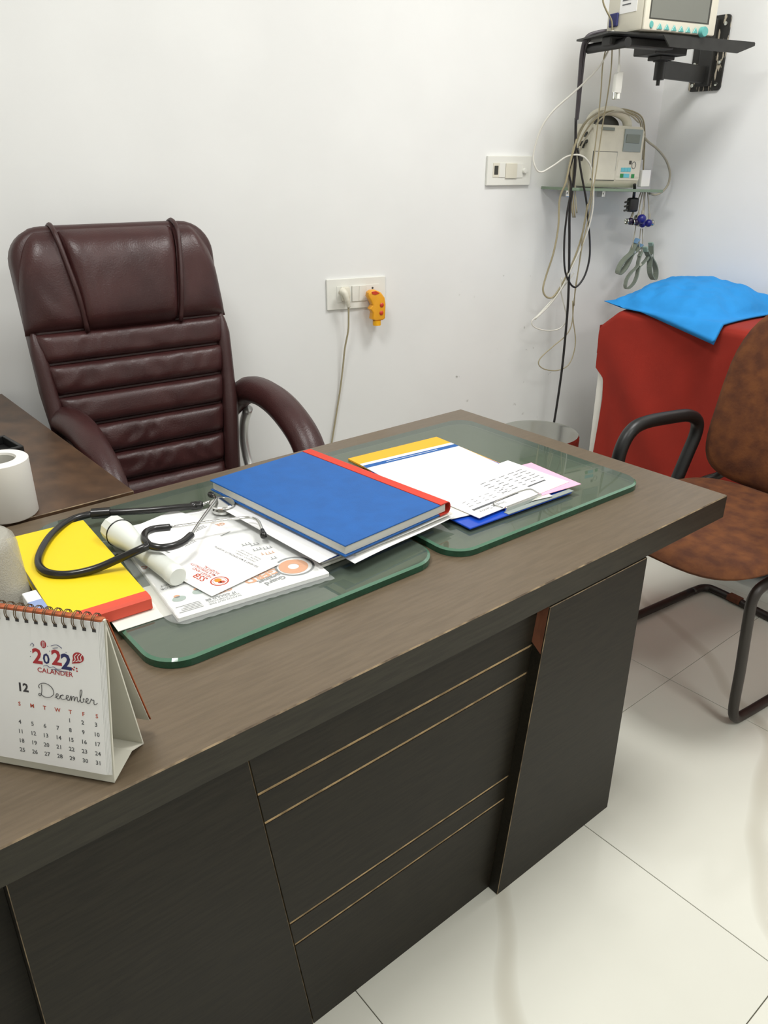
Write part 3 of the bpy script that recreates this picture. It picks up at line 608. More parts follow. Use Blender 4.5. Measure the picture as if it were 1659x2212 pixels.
for k in range(9):
    a = math.radians(90-180*k/8); sp.append((W2-0.004+0.008*math.cos(a), RT/2+(RT/2+0.0006)*math.sin(a)))
inner = [(x-0.0022*math.cos(math.radians(90-180*k/8)), RT/2+(z-RT/2)*0.86) for k, (x, z) in enumerate(sp)]
poly = [(W2-0.0235, RT+0.0006)]+sp+[(W2-0.0235, -0.0006), (W2-0.0235, 0.0018)]+inner[::-1]+[(W2-0.0235, RT-0.0018)]
prism(bm, [(x, -H2-0.0005, z) for x, z in poly], (0, 2*H2+0.001, 0), M=MRG); obj('spine', bm, M_REDCOV, rg)

# left pile: wrapped brochures, papers, card
br = thing('brochure_pack', 'pack of white printed brochures in a clear plastic wrap', 'brochures', (-0.955, 0.40, GZ))
BYAW = -6.5; MBR = frame((-0.952, 0.402, GZ), BYAW)
bm = B(); box(bm, (-0.125, -0.172, 0.0006), (0.125, 0.172, 0.0095), M=MBR, bev=0.0015, seg=1); obj('brochures', bm, M_PAPER, br)
def film(u, v):
    x = -0.138+0.267*u; y = -0.182+0.36*v; e = min(1, min(u, 1-u)*12)*min(1, min(v, 1-v)*14)
    if u < 0.1 and v < 0.1:
        dx, dy = (0.1-u)/0.1, (0.1-v)/0.1; q = math.hypot(dx, dy)
        if q > 1: x += 0.267*0.1*(dx-dx/q); y += 0.36*0.1*(dy-dy/q)
    return Vector((x, y, 0.0006+0.0102*min(1, e*1.3)+0.0008*noise.noise((x*40, y*40, 2))*(1-e)+0.0015*(1-e)*math.sin(x*160+y*90)**2))
bm = B(); grid(bm, film, 60, 60, M=MBR); obj('plastic_wrap', bm, M_FILM, br, smooth='all')
MBT = frame((-0.952, 0.402, GZ+0.0100), BYAW+180)       # print faces the chair side
bm = B()
text(bm, 'Guard', -0.058, 0.142, 0.0145, MBT, thick=0.03, mi=0, rot=0.17); text(bm, 'against', -0.055, 0.130, 0.0150, MBT, thick=0.03, mi=0, rot=0.17); text(bm, 'GERD', -0.058, 0.112, 0.024, MBT, thick=0.04, mi=1, rot=0.17)
disc(bm, -0.085, 0.124, 0.024, MBT, mi=1, n=24, r0=0.009); disc(bm, -0.087, 0.124, 0.0325, MBT, mi=0, n=24, r0=0.0285)
text(bm, 'IT COULD BE', 0.026, 0.146, 0.0080, MBT, thick=0.03, mi=0); text(bm, 'WATCH OUT FOR', 0.022, 0.160, 0.0062, MBT, mi=0); text(bm, 'THESE SYMPTOMS', 0.022, 0.1535, 0.0062, MBT, mi=0); text(bm, 'GERD', 0.026, 0.131, 0.014, MBT, thick=0.03, mi=1)
text(bm, 'CONSULT', 0.083, 0.069, 0.0075, MBT, thick=0.02, mi=0); text(bm, 'DOCTOR', 0.083, 0.078, 0.0085, MBT, thick=0.02, mi=0)
for k, (x, y) in enumerate(((0.105, 0.122), (0.072, 0.117), (0.068, 0.086), (0.045, 0.1))): disc(bm, x, y, 0.0105, MBT, mi=2, n=18, sy=0.75); disc(bm, x+0.001, y-0.008, 0.0048, MBT, mi=1, n=12)
for k in range(5): flat_rect(bm, 0.082, 0.082+random.uniform(0.025, 0.038), 0.144+0.0042*k, 0.1454+0.0042*k, MBT, 3)
for k, (x, y, c_) in enumerate(((-0.075, 0.075, 0), (-0.055, 0.070, 0), (-0.08, 0.055, 1), (-0.062, 0.052, 1), (-0.085, 0.036, 0), (-0.068, 0.032, 0), (-0.072, 0.012, 0), (-0.06, 0.004, 0))):
    for q in range(3): flat_rect(bm, x+0.006*q, x+0.006*q+0.0012, y, y+0.008, MBT, c_)
    flat_rect(bm, x-0.001, x+0.015, y+0.0072, y+0.0086, MBT, c_)
text(bm, 'GERD', -0.055, -0.094, 0.014, MBT, thick=0.03, mi=1); text(bm, 'Guard against', -0.055, -0.106, 0.009, MBT, mi=1)
text(bm, 'Tc', 0.100, -0.008, 0.022, MBT, thick=0.02, mi=4)
obj('printing', bm, [M_GREYP, M_ORANGE, M_TEALP, M_INKG, M_BROWNP], br)
CZ = GZ+0.0116
cv = sheet('white_envelope', 'white envelope lying partly under the torch head on the brochures', 'envelope', -0.972, 0.505, 0.118, 0.150, 14, CZ, 0.0008, M_PAPER)
bm = B(); MCV = frame((-0.972, 0.505, CZ+0.001), 194)
for k in range(3): flat_rect(bm, -0.045, -0.02, 0.028-0.004*k, 0.0295-0.004*k, MCV)
for k in range(5): flat_rect(bm, 0.005, 0.03+0.004*(k % 2), 0.066-0.004*k, 0.0672-0.004*k, MCV)
obj('printed_lines', bm, M_INKG, cv)
cdp = sheet('hospital_card', 'white hospital card with a red round emblem on the brochures', 'card', -0.978, 0.356, 0.136, 0.166, 9.5, CZ+0.001, 0.0008, M_PAPER)
MCD = frame((-0.978, 0.356, CZ+0.0020), 189.5); bm = B()
R9 = -math.pi/2
text(bm, 'SSB', 0.0385, 0.037, 0.0185, MCD, thick=0.015, mi=0, rot=R9); text(bm, 'HEART AND', 0.0305, 0.037, 0.0085, MCD, thick=0.012, mi=0, rot=R9); text(bm, 'MULTISPECIALITY', 0.0230, 0.037, 0.0080, MCD, thick=0.012, mi=0, rot=R9); text(bm, 'HOSPITAL', 0.0155, 0.037, 0.0085, MCD, thick=0.012, mi=0, rot=R9)
disc(bm, 0.032, 0.0555, 0.0145, MCD, mi=0, n=28, r0=0.0122); disc(bm, 0.032, 0.0555, 0.0105, MCD, mi=0, n=28, r0=0.0098); disc(bm, 0.032, 0.0515, 0.0058, MCD, mi=1, n=14, sy=1.0); disc(bm, 0.030, 0.0605, 0.0038, MCD, mi=0, n=12); disc(bm, 0.034, 0.059, 0.003, MCD, mi=0, n=10)
text(bm, 'SSB HEART & MULTISPECIALITY HOSPITAL', -0.0390, 0.066, 0.0060, MCD, mi=2, rot=R9, thick=0.012)
for k in range(3):
    text(bm, ('CARDIOLOGY   SURGERY', 'MEDICINE   ORTHOPAEDICS', 'TRAUMA   CRITICAL CARE')[k], -0.0470-0.0062*k, 0.05, 0.0044, MCD, mi=2, rot=R9)
obj('printing', bm, [M_BROWNP, M_ORANGE, M_INKG], cdp)
# yellow book and the papers below it
sheet('loose_sheet', 'off white sheet under the front of the yellow book', 'paper', -1.118, 0.325, 0.10, 0.10, -4, GZ+0.0004, 0.0008, M_PAPER2, 'loose papers on the desk')
yb = thing('yellow_book', 'thin yellow bound book with a red cloth spine under the stethoscope', 'book', (-1.175, 0.47, GZ))
MYB = frame((-1.164, 0.470, GZ+0.0015), -3.5); hx, hy, ht = 0.065, 0.165, 0.022
bm = B(); box(bm, (-hx+0.003, -hy+0.004, 0.002), (hx-0.003, hy-0.003, ht-0.002), M=MYB); obj('pages', bm, M_PAPER2, yb)
for z0 in (0, ht-0.0019):
    bm = B(); box(bm, (-hx, -hy+0.022, z0), (hx, hy, z0+0.0019), M=MYB, bev=0.0005, seg=1); obj('cover', bm, M_YELLOW, yb)
bm = B(); prism(bm, [(-hx-0.0004, y, z) for y, z in ((-hy+0.0215, ht+0.0005), (-hy+0.004, ht+0.0005), (-hy, ht-0.003), (-hy, 0.003), (-hy+0.004, -0.0005), (-hy+0.0215, -0.0005), (-hy+0.0215, 0.0018), (-hy+0.0035, 0.0018), (-hy+0.0035, ht-0.0018), (-hy+0.0215, ht-0.0018))], (2*hx+0.0008, 0, 0), M=MYB); obj('spine', bm, M_REDSP, yb)

# torch
tp0 = atz(252, 1146, 0.720); tp1 = atz(376, 1240, 0.7115); ax_ = (tp1-tp0); TL = ax_.length+0.03; MT_ = align(tp0-ax_.normalized()*0.018, ax_)
to = thing('torch', 'white plastic torch lying across the brochures', 'torch', (tp0.x, tp0.y, GZ+0.012))
bm = B(); lathe(bm, [(0.0235, 0.030), (0.0225, 0.045), (0.0175, 0.075), (0.0158, 0.10), (0.0155, TL-0.02), (0.0165, TL-0.018), (0.0165, TL-0.004), (0.014, TL), (0, TL)], 24, M=MT_); obj('body', bm, M_TORCH, to, smooth=True)
bm = B(); lathe(bm, [(0, 0.0), (0.020, 0.0), (0.0225, 0.004), (0.0238, 0.0285), (0.0, 0.0285)], 12, M=MT_); obj('head', bm, M_TORCH, to)
bm = B(); tube(bm, [MT_ @ Vector((0.0236*math.cos(2*math.pi*k/28), 0.0236*math.sin(2*math.pi*k/28), 0.030)) for k in range(28)], 0.0014, 6, closed=True); obj('rubber_ring', bm, M_BLACKRUB, to, smooth='all')

# stethoscope
sts = thing('stethoscope', 'black stethoscope lying over the yellow book and torch', 'stethoscope', (-1.05, 0.48, GZ+0.012))
zb = 0.7130
tp = [(425, 1093, .704), (380, 1097, .706), (330, 1102, .707), (270, 1106, .708), (225, 1108, .708), (190, 1112, .709), (150, 1125, .711), (112, 1155, zb), (88, 1192, zb), (84, 1220, zb), (105, 1238, zb), (150, 1241, zb), (205, 1229, .716), (255, 1208, .726), (300, 1188, .738), (322, 1178, .741)]
bm = B(); tube(bm, smooth_path([atz(*p) for p in tp], 5), 0.0064, 10); tb = obj('tubing', bm, M_BLACKRUB, sts, smooth='all')
bm = B(); a, b = atz(238, 1107, .7085), atz(198, 1110, .7085); tube(bm, [a, b], 0.0098, 10); obj('sleeve', bm, M_BLACKRUB, tb, smooth=True)
bm = B(); tube(bm, smooth_path([atz(410, 1094, .704), atz(424, 1092, .704), atz(438, 1090, .704)], 3), [0.006, 0.0085, 0.008, 0.009, 0.0075, 0.0085, 0.006], 10); obj('connector', bm, M_BLACKRUB, tb, smooth='all')
y1 = [(322, 1178, .741), (312, 1165, .741), (314, 1152, .738), (328, 1144, .736), (345, 1141, .734), (366, 1139, .731)]
y2 = [(322, 1178, .741), (345, 1183, .739), (372, 1180, .736), (395, 1171, .733), (413, 1156, .731)]
bm = B(); tube(bm, smooth_path([atz(*p) for p in y1], 5), 0.0062, 10); tube(bm, smooth_path([atz(*p) for p in y2], 5), 0.0062, 10); obj('yoke', bm, M_BLACKRUB, sts, smooth='all')
e1 = [(366, 1139, .731), (430, 1130, .727), (500, 1121, .722), (538, 1118, .719), (556, 1124, .717), (564, 1138, .713), (567, 1148, .711)]
e2 = [(413, 1156, .731), (430, 1130, .728), (450, 1102, .724), (464, 1083, .722), (468, 1076, .720), (460, 1071, .716)]
for k, e in enumerate((e1, e2)):
    bm = B(); P = smooth_path([atz(*p) for p in e], 5); tube(bm, P, 0.0027, 8); et = obj('ear_tube', bm, M_CHROME, sts, smooth='all')
    d_ = (P[-1]-P[-2]).normalized(); bm = B(); lathe(bm, [(0, -0.004), (0.0042, -0.004), (0.0048, 0.003), (0.0062, 0.010), (0.0058, 0.015), (0.003, 0.018), (0, 0.0185)], 14, M=align(P[-1], d_)); obj('ear_tip', bm, M_BLACKRUB, et, smooth='all')
cp = atz(480, 1098, .703); MCP = frame((cp.x, cp.y, CZ+0.001), 0, 4)
bm = B(); lathe(bm, [(0, 0), (0.017, 0), (0.0195, 0.002), (0.0195, 0.007), (0.013, 0.009), (0.013, 0.0115), (0.021, 0.013), (0.0235, 0.015), (0.0235, 0.018), (0.022, 0.019), (0.0215, 0.0182), (0, 0.0182)], 32, M=MCP); cpo = obj('chest_piece', bm, M_CHROME, sts, smooth=True)
bm = B(); tube(bm, smooth_path([atz(436, 1090, .704), atz(452, 1084, .706), atz(466, 1086, .707)], 4), 0.003, 8); obj('stem', bm, M_CHROME, cpo, smooth='all')

# roll, tumbler, small carton, tray on the side desk
ro = thing('paper_roll', 'big white paper roll standing where the two desks meet', 'roll', (-1.166, 0.822, 0.675)); MRO = frame((-1.166, 0.822, 0.6748))
bm = B(); lathe(bm, [(0.031, 0.0), (0.050, 0.0), (0.0525, 0.003), (0.0525, 0.110), (0.050, 0.1125), (0.0315, 0.1125), (0.031, 0.110)], 48, M=MRO, close=True); obj('roll', bm, M_ROLL, ro, smooth=True)
bm = B(); lathe(bm, [(0.029, 0.001), (0.0308, 0.001), (0.0308, 0.109), (0.029, 0.109)], 40, M=MRO, close=True); obj('core', bm, M_COREC, ro, smooth=True)
tm = thing('plastic_tumbler', 'frosted plastic tumbler turned upside down behind the calendar', 'tumbler', (-1.29, 0.475, H)); MTM = frame((-1.281, 0.474, H+0.0005)) @ Matrix.Diagonal((1.05, 1.05, 1.13, 1))
bm = B(); lathe(bm, [(0.048, 0), (0.050, 0.0), (0.050, 0.004), (0.047, 0.006), (0.043, 0.095), (0.040, 0.106), (0.034, 0.112), (0, 0.113), (0, 0.111), (0.033, 0.110), (0.041, 0.094), (0.0455, 0.006)], 40, M=MTM, close=False); obj('shell', bm, M_FROST, tm, smooth=True)
bx = thing('small_carton', 'small white carton with pale blue end beside the yellow book', 'carton', (-1.244, 0.40, H)); MBX = frame((-1.218, 0.43, H+0.0005), -2)
bm = B(); box(bm, (-0.036, -0.065, 0), (-0.016, -0.004, 0.040), M=MBX, bev=0.001, seg=1); obj('carton', bm, M_PAPER, bx)
bm = B(); box(bm, (-0.0364, -0.0654, 0), (-0.0156, -0.036, 0.0404), M=MBX, bev=0.001, seg=1); obj('end_print', bm, M_BLUEBOX, bx)
pt = thing('desk_tray', 'black plastic tray at the left edge of the side desk', 'tray', (-1.14, 1.17, 0.675)); MPT = frame((-1.125, 1.165, 0.6745), 6)
bm = B(); box(bm, (-0.12, -0.05, 0), (0.075, 0.06, 0.008), M=MPT, bev=0.003); obj('base', bm, M_BLACKPL, pt)
bm = B()
for lo, hi in (((-0.12, -0.05, 0.0083), (0.075, -0.042, 0.028)), ((-0.12, 0.052, 0.0083), (0.075, 0.06, 0.028)), ((0.067, -0.0415, 0.0083), (0.075, 0.0515, 0.028)), ((-0.12, -0.0415, 0.0083), (-0.112, 0.0515, 0.028))): box(bm, lo, hi, M=MPT, bev=0.002)
obj('rim', bm, M_BLACKPL, pt)

# ------------------------------------------------------------------ desk calendar (page frame: x along the text, y up the page)
Fc = Vector((-1.286, 0.013, 0.6715)); wv_ = Vector((0.611, -0.792, 0)).normalized(); dv_ = Vector((0.792, 0.611, 0)).normalized(); CD, CHH, CW = 0.0648, 0.19, 0.20
ca = thing('desk_calendar', 'white tent desk calendar showing December 2022', 'calendar', Fc-wv_*0.1+dv_*0.03)
Ap = Fc+dv_*CD/2+Vector((0, 0, CHH)); Bp = Fc+dv_*CD
def tent(bm, P, Q, th, inset=0.0):           # a board from line P to line Q along the calendar width
    n_ = (Q-P).cross(wv_).normalized(); prism(bm, [P-wv_*inset, Q-wv_*inset, Q-wv_*(CW-inset), P-wv_*(CW-inset)], n_*th)
up_ = (Ap-Fc).normalized()
bm = B(); tent(bm, Fc, Ap, 0.0018); obj('front_board', bm, M_CARD, ca)
bm = B(); tent(bm, Ap, Bp, 0.0018); obj('back_board', bm, M_CARD, ca)
Mid = Fc+dv_*CD*0.62+Vector((0, 0, 0.011))
bm = B(); tent(bm, Fc+Vector((0, 0, 0.001)), Mid, 0.0012); tent(bm, Mid, Bp+Vector((0, 0, 0.001)), 0.0012); obj('base_fold', bm, M_CARD, ca)
nf = up_.cross(wv_).normalized(); nf = -nf if nf.dot(Vector((-0.8, -0.6, 0))) < 0 else nf      # page normal towards the reader
def MP(z): return Matrix(((wv_.x, up_.x, nf.x, Fc.x+nf.x*z), (wv_.y, up_.y, nf.y, Fc.y+nf.y*z), (wv_.z, up_.z, nf.z, Fc.z+nf.z*z), (0, 0, 0, 1)))
PL = 0.1925
for k in range(5):
    bm = B(); box(bm, (-CW+0.004, 0.010+0.0005*k, 0.0006+0.0010*k), (-0.0015-0.0011*k, PL-0.0015, 0.0012+0.0010*k), M=MP(0)); obj('page', bm, M_PAPER, ca)
MPz = MP(0.0054)
bm = B()
for ch, x, y, sz in (('2', -0.0855, 0.1345, 0.024), ('2', -0.0625, 0.1360, 0.024)): text(bm, ch, x, y, sz, MPz, thick=0.03)
text(bm, 'CALANDER', -0.0810, 0.1243, 0.0078, MPz, thick=0.012, sx=1.06)
disc(bm, -0.071, 0.1575, 0.0034, MPz, n=16, sy=1.3); disc(bm, -0.0305, 0.1480, 0.0066, MPz, n=20, sy=0.9)
for q in range(5): disc(bm, -0.036+0.003*math.sin(q*2), 0.136-0.001*q, 0.0010, MPz, n=8)
prism(bm, [(-0.0385, 0.1400, 0), (-0.0285, 0.1420, 0), (-0.0365, 0.1475, 0)], (0, 0, 0.0001), M=MPz)
obj('red_print', bm, M_RED, ca)['kind'] = 'stuff'
bm = B()
for q in range(3): tube(bm, smooth_path([(-0.037+0.0035*q, 0.1420+0.0012*q, 0.0003), (-0.034+0.0035*q, 0.1450, 0.0003), (-0.0345+0.0035*q, 0.1490, 0.0003), (-0.0315+0.0030*q, 0.1520, 0.0003)], 3), 0.00045, 4, M=MPz)
for q in range(2): tube(bm, [(-0.0722+0.002*q, 0.1545, 0.0003), (-0.0718+0.002*q, 0.1608, 0.0003)], 0.00035, 4, M=MPz)
obj('balloon_stripes', bm, M_PAPER, ca)['kind'] = 'stuff'
bm = B(); text(bm, '0', -0.0730, 0.1355, 0.0165, MPz, thick=0.02); text(bm, '2', -0.0515, 0.1325, 0.025, MPz, thick=0.03)
def squig(pts, r): tube(bm, smooth_path([(x, y, 0.0001) for x, y in pts], 4), r, 4, M=MPz)
squig([(-0.087, 0.154), (-0.0845, 0.157), (-0.0825, 0.155), (-0.084, 0.153)], 0.00025); squig([(-0.062, 0.157), (-0.055, 0.159), (-0.049, 0.156)], 0.00025); squig([(-0.06, 0.1545), (-0.054, 0.156)], 0.00025)
squig([(-0.073, 0.132), (-0.069, 0.1335), (-0.065, 0.1315), (-0.061, 0.133), (-0.057, 0.131), (-0.052, 0.1315)], 0.00025); squig([(-0.064, 0.1295), (-0.058, 0.130), (-0.052, 0.129), (-0.046, 0.1295)], 0.00025)
for x, y in ((-0.087, 0.147), (-0.088, 0.141), (-0.064, 0.1505), (-0.0445, 0.152), (-0.042, 0.131), (-0.066, 0.156), (-0.068, 0.147)): disc(bm, x, y, 0.0005, MPz, n=8)
obj('navy_print', bm, M_NAVY, ca)
bm = B(); text(bm, '12', -0.1075, 0.0982, 0.0138, MPz, thick=0.035)
# handwritten month name as pen strokes
strokes = [[(0.004, 0.0135), (0.0035, 0.006), (0.002, 0.0015), (0.0, 0.002), (0.001, 0.004), (0.006, 0.001), (0.012, 0.0015), (0.0165, 0.006), (0.015, 0.012), (0.009, 0.0155), (0.003, 0.0145), (0.0005, 0.0115), (0.0015, 0.0095)]]
def e_(x): return [(x, 0.002), (x+0.003, 0.004), (x+0.0038, 0.0058), (x+0.0022, 0.0066), (x+0.0012, 0.004), (x+0.0024, 0.0015), (x+0.0046, 0.0016)]
strokes.append(e_(0.0175)+[(0.0235, 0.005), (0.0262, 0.0062), (0.0268, 0.0052)]); strokes.append([(0.0262, 0.0062), (0.0238, 0.0045), (0.0240, 0.002), (0.0265, 0.0013), (0.0285, 0.0022)]+e_(0.0285)[1:])
strokes.append([(0.0331, 0.0016), (0.0345, 0.0058), (0.0352, 0.006), (0.0350, 0.0014), (0.0365, 0.0055), (0.0382, 0.006), (0.0382, 0.0014), (0.0398, 0.0055), (0.0416, 0.006), (0.0416, 0.0022), (0.0428, 0.0014), (0.0448, 0.005), (0.0470, 0.0125), (0.0462, 0.0145), (0.0450, 0.012), (0.0448, 0.003), (0.0462, 0.0013), (0.0482, 0.0028), (0.0478, 0.0055), (0.0495, 0.0052)])
strokes.append(e_(0.0495)+[(0.0556, 0.0045), (0.0565, 0.0066), (0.0572, 0.0055), (0.0592, 0.0056), (0.0590, 0.002), (0.0605, 0.0013), (0.0628, 0.003)])
for st_ in strokes: tube(bm, smooth_path([(-0.0815+x*1.12, 0.0945+y*1.12, 0.0001) for x, y in st_], 5), 0.00032, 5, M=MPz)
obj('month_print', bm, M_INK, ca)
cols = [-0.1082, -0.0925, -0.0772, -0.0615, -0.0462, -0.0305, -0.0145]; rws = [0.0700, 0.0583, 0.0466, 0.0350, 0.0236]
bm = B()
for c_, x in zip('SMTWTFS', cols): text(bm, c_, x+0.0015, 0.0800, 0.0066, MPz, 'CENTER', thick=0.02)
obj('weekday_print', bm, M_BROWNP, ca)
bm = B(); dd = 1
for r_ in range(5):
    for c_ in range(7):
        if r_ == 0 and c_ < 4: continue
        text(bm, str(dd), cols[c_], rws[r_]-0.0005, 0.0070, MPz, 'CENTER', thick=0.015); dd += 1
obj('date_print', bm, M_GREYP, ca)
bm = B(); tent(bm, Ap+dv_*0.003-Vector((0, 0, 0.003)), Bp+dv_*0.020+Vector((0, 0, 0.018)), 0.0006, 0.001); obj('turned_page', bm, M_CARD, ca)
bm = B(); P_, Q_ = Ap+dv_*0.0042-Vector((0, 0, 0.003)), Bp+dv_*0.0212+Vector((0, 0, 0.018))
dn = (Q_-P_).normalized(); prism(bm, [P_, Q_, Q_-wv_*0.006, P_-wv_*0.006], dv_*0.0008); prism(bm, [Q_, Q_-dn*0.006, Q_-dn*0.006-wv_*CW, Q_-wv_*CW], dv_*0.0008); obj('copper_border', bm, M_COPPER, ca)
bm = B(); box(bm, (-CW+0.002, PL-0.001, -0.004), (-0.002, PL+0.0012, 0.0045), M=MP(0)); obj('top_strip', bm, M_COPPER, ca)
for k in range(16):
    x = -0.0100-0.0113*k; bm = B()
    for q in (-0.0011, 0.0011):
        ring = [Vector((x+q+0.0012*math.sin(a_), PL-0.0035+0.0085*math.cos(a_)*1.0, -0.001+0.0078*math.sin(a_))) for a_ in [math.radians(-150+300*i/20) for i in range(21)]]
        ring = [Vector((x+q, PL-0.0030+0.0088*math.sin(a_), 0.0005+0.0080*math.cos(a_))) for a_ in [math.radians(-70+320*i/20) for i in range(21)]]
        tube(bm, ring, 0.00055, 5, M=MP(0))
    obj('wire_loop', bm, M_WIRE, ca, smooth='all')
    bm = B(); flat_rect(bm, x-0.0022, x+0.0022, PL-0.0130, PL-0.0095, MPz); obj('punch_hole', bm, M_INK, ca)

# ------------------------------------------------------------------ things on the walls
def SZ(u, v, off): P = atw(u, v, off); return (P-WP0).dot(DW), P.z
def wbox(bm, s0, s1, z0, z1, o0, o1, bev=0.0, seg=2, M=None): box(bm, (s0, -o1, z0), (s1, -o0, z1), M=MW if M is None else M, bev=bev, seg=seg)
def pbox(bm, u0, v0, u1, v1, o0, o1, bev=0.0):
    s0, z1 = SZ(u0, v0, o1); s1, z0 = SZ(u1, v1, o1); wbox(bm, s0, s1, z0, z1, o0, o1, bev)
sw = thing('wall_socket', 'white double socket and switch plate holding the orange repellent plug', 'socket', WP(1.14, 0.88))
bm = B(); wbox(bm, 1.031, 1.247, 0.833, 0.933, 0.0005, 0.009, 0.002); obj('plate', bm, M_WHITEPL, sw)
for s0, s1 in ((1.066, 1.119), (1.172, 1.222)):
    bm = B(); wbox(bm, s0, s1, 0.856, 0.909, 0.0092, 0.0105, 0.0006); so = obj('socket', bm, M_WHITEPL, sw)
    bm = B(); c = (s0+s1)/2
    for ds, z, r in ((0, 0.897, 0.0036), (-0.008, 0.884, 0.0028), (0.008, 0.884, 0.0028)): lathe(bm, [(0, 0), (r, 0), (r, 0.0003), (0, 0.0003)], 12, M=MW @ Matrix.Translation((c+ds, -0.0106, z)) @ Matrix.Rotation(math.pi/2, 4, 'X'))
    obj('pin_holes', bm, M_BEZEL, so)
for s0, s1 in ((1.1205, 1.1455), (1.1462, 1.171)):
    bm = B(); prism(bm, [(s0, -0.0092, 0.857), (s0, -0.0125, 0.857), (s0, -0.0155, 0.908), (s0, -0.0092, 0.908)], (s1-s0, 0, 0), M=MW, bev=0.0006, seg=1); obj('switch', bm, M_WHITEPL, sw)
pg = thing('power_plug', 'white mains plug with cable hanging from the wall socket', 'plug', WP(1.093, 0.87, 0.02))
bm = B(); prism(bm, [(-0.012, 0, -0.02), (0.012, 0, -0.02), (0.016, 0, 0.0), (0.012, 0, 0.024), (-0.012, 0, 0.024), (-0.016, 0, 0.0)], (0, -0.020, 0), M=MW @ Matrix.Translation((1.092, -0.0125, 0.884)), bev=0.003); obj('plug_body', bm, M_CREAM, pg, smooth=True)
def WQ(u, v, off): return atw(u, v, off)
P = [WQ(737, 628, 0.034), WQ(745, 634, 0.046), WQ(750, 648, 0.05), WQ(753, 663, 0.046)]
bm = B(); sp_ = smooth_path(P, 6); tube(bm, sp_, [0.0135-0.0075*i/(len(sp_)-1)+(0.0008 if i % 3 == 0 else 0) for i in range(len(sp_))], 10); obj('strain_relief', bm, M_CREAM, pg, smooth='all')
P = [(753, 663, .046), (753, 690, .042), (752, 715, .036), (745, 752, .026), (741, 790, .018), (735, 840, .012), (728, 885, .010), (720, 935, .010), (712, 985, .010), (704, 1040, 0.01)]
bm = B(); tube(bm, smooth_path([WQ(*p) for p in P], 5), 0.0030, 8); obj('cable', bm, M_CABLEB, pg, smooth='all')
rp_ = thing('repellent_plug', 'orange plug in liquid repellent device in the wall socket', 'device', WP(1.2, 0.86, 0.03))
pts = [(797, 633), (803, 628), (813, 627), (824, 632), (832, 643), (834, 657), (833, 688), (828, 692), (812, 694), (804, 690), (806, 676), (800, 668), (806, 660), (801, 650), (796, 641)]
bm = B(); prism(bm, [MW.inverted() @ WQ(u, v, 0.058) for u, v in pts], (0, 0.030, 0), M=MW, bev=0.006, seg=3); obj('casing', bm, M_REP, rp_, smooth=True)
bm = B(); prism(bm, [MW.inverted() @ WQ(u, v, 0.030) for u, v in ((800, 636), (808, 632), (816, 645), (812, 672), (803, 660), (799, 648))], (0, 0.018, 0), M=MW, bev=0.003); obj('back_shell', bm, M_REPR, rp_)
for u, v, r in ((825, 659, 0.0075), (824, 676, 0.0075)):
    bm = B(); c = MW.inverted() @ WQ(u, v, 0.0595); lathe(bm, [(0, 0.0025), (r*0.7, 0.002), (r, 0), (0, -0.002)], 16, M=MW @ Matrix.Translation(c) @ Matrix.Rotation(math.pi/2, 4, 'X')); obj('button', bm, M_REPR, rp_, smooth=True)
bm = B(); prism(bm, [MW.inverted() @ WQ(u, v, 0.0585) for u, v in ((803, 630), (812, 629), (820, 633), (811, 637), (804, 635))], (0, -0.0012, 0), M=MW); obj('red_inlay', bm, M_REPR, rp_)
bm = B(); c = MW.inverted() @ WQ(814, 692, 0.045); lathe(bm, [(0, -0.016), (0.014, -0.016), (0.014, 0.0), (0, 0.0)], 20, M=MW @ Matrix.Translation(c)); obj('refill_bottle', bm, M_YELFOLD, rp_, smooth=True)

s2 = thing('switch_plate', 'white wall switch plate left of the hanging cables', 'switch plate', WP(1.72, 1.26))
bm = B(); wbox(bm, 1.631, 1.811, 1.213, 1.307, 0.0005, 0.012, 0.002); obj('plate', bm, M_WHITEPL, s2)
for (u0, v0, u1, v1), m_, o1 in (((1066, 352, 1079, 383), M_CREAM, 0.0135), ((1080, 352, 1091, 383), M_WHITEPL, 0.0145), ((1094, 353, 1116, 385), M_CREAM, 0.0165), ((1117, 353, 1129, 384), M_WHITEPL, 0.0145)):
    bm = B(); pbox(bm, u0, v0, u1, v1, 0.0122, o1, 0.0006); obj('module', bm, m_, s2)
bm = B(); pbox(bm, 1069, 358, 1076, 377, 0.0136, 0.0150, 0.0004); obj('socket_slot', bm, M_BEZEL, s2)
bm = B(); c = MW.inverted() @ WQ(1133, 369, 0.016); lathe(bm, [(0, 0.008), (0.007, 0.007), (0.009, 0.003), (0.009, -0.0035), (0, -0.0035)], 18, M=MW @ Matrix.Translation(c) @ Matrix.Rotation(math.pi/2, 4, 'X')); obj('knob', bm, M_WHITEPL, s2, smooth=True)

# glass shelf with the ECG recorder
sh = thing('glass_shelf', 'narrow glass wall shelf carrying the beige recorder', 'shelf', WP(2.07, 1.2, 0.1))
MSH = MW @ Matrix.Translation((2.068, 0, 1.2)) @ Matrix.Rotation(math.radians(1.6), 4, 'Y')
bm = B(); box(bm, (-0.202, -0.182, -0.0065), (0.205, -0.004, 0.003), M=MSH, bev=0.001, seg=1); obj('glass_board', bm, M_GLASSEDGE if False else mat('shelf_glass', (120, 140, 118), 0.1, spec=0.7), sh)
for x in (-0.10, 0.065):
    bm = B(); box(bm, (x-0.008, -0.03, -0.03), (x+0.008, -0.0005, -0.0070), M=MSH, bev=0.002); lathe(bm, [(0, 0), (0.004, 0), (0.004, 0.002), (0, 0.002)], 10, M=MSH @ Matrix.Translation((x, -0.0305, -0.018)) @ Matrix.Rotation(math.pi/2, 4, 'X')); obj('shelf_bracket', bm, M_CHROME, sh)
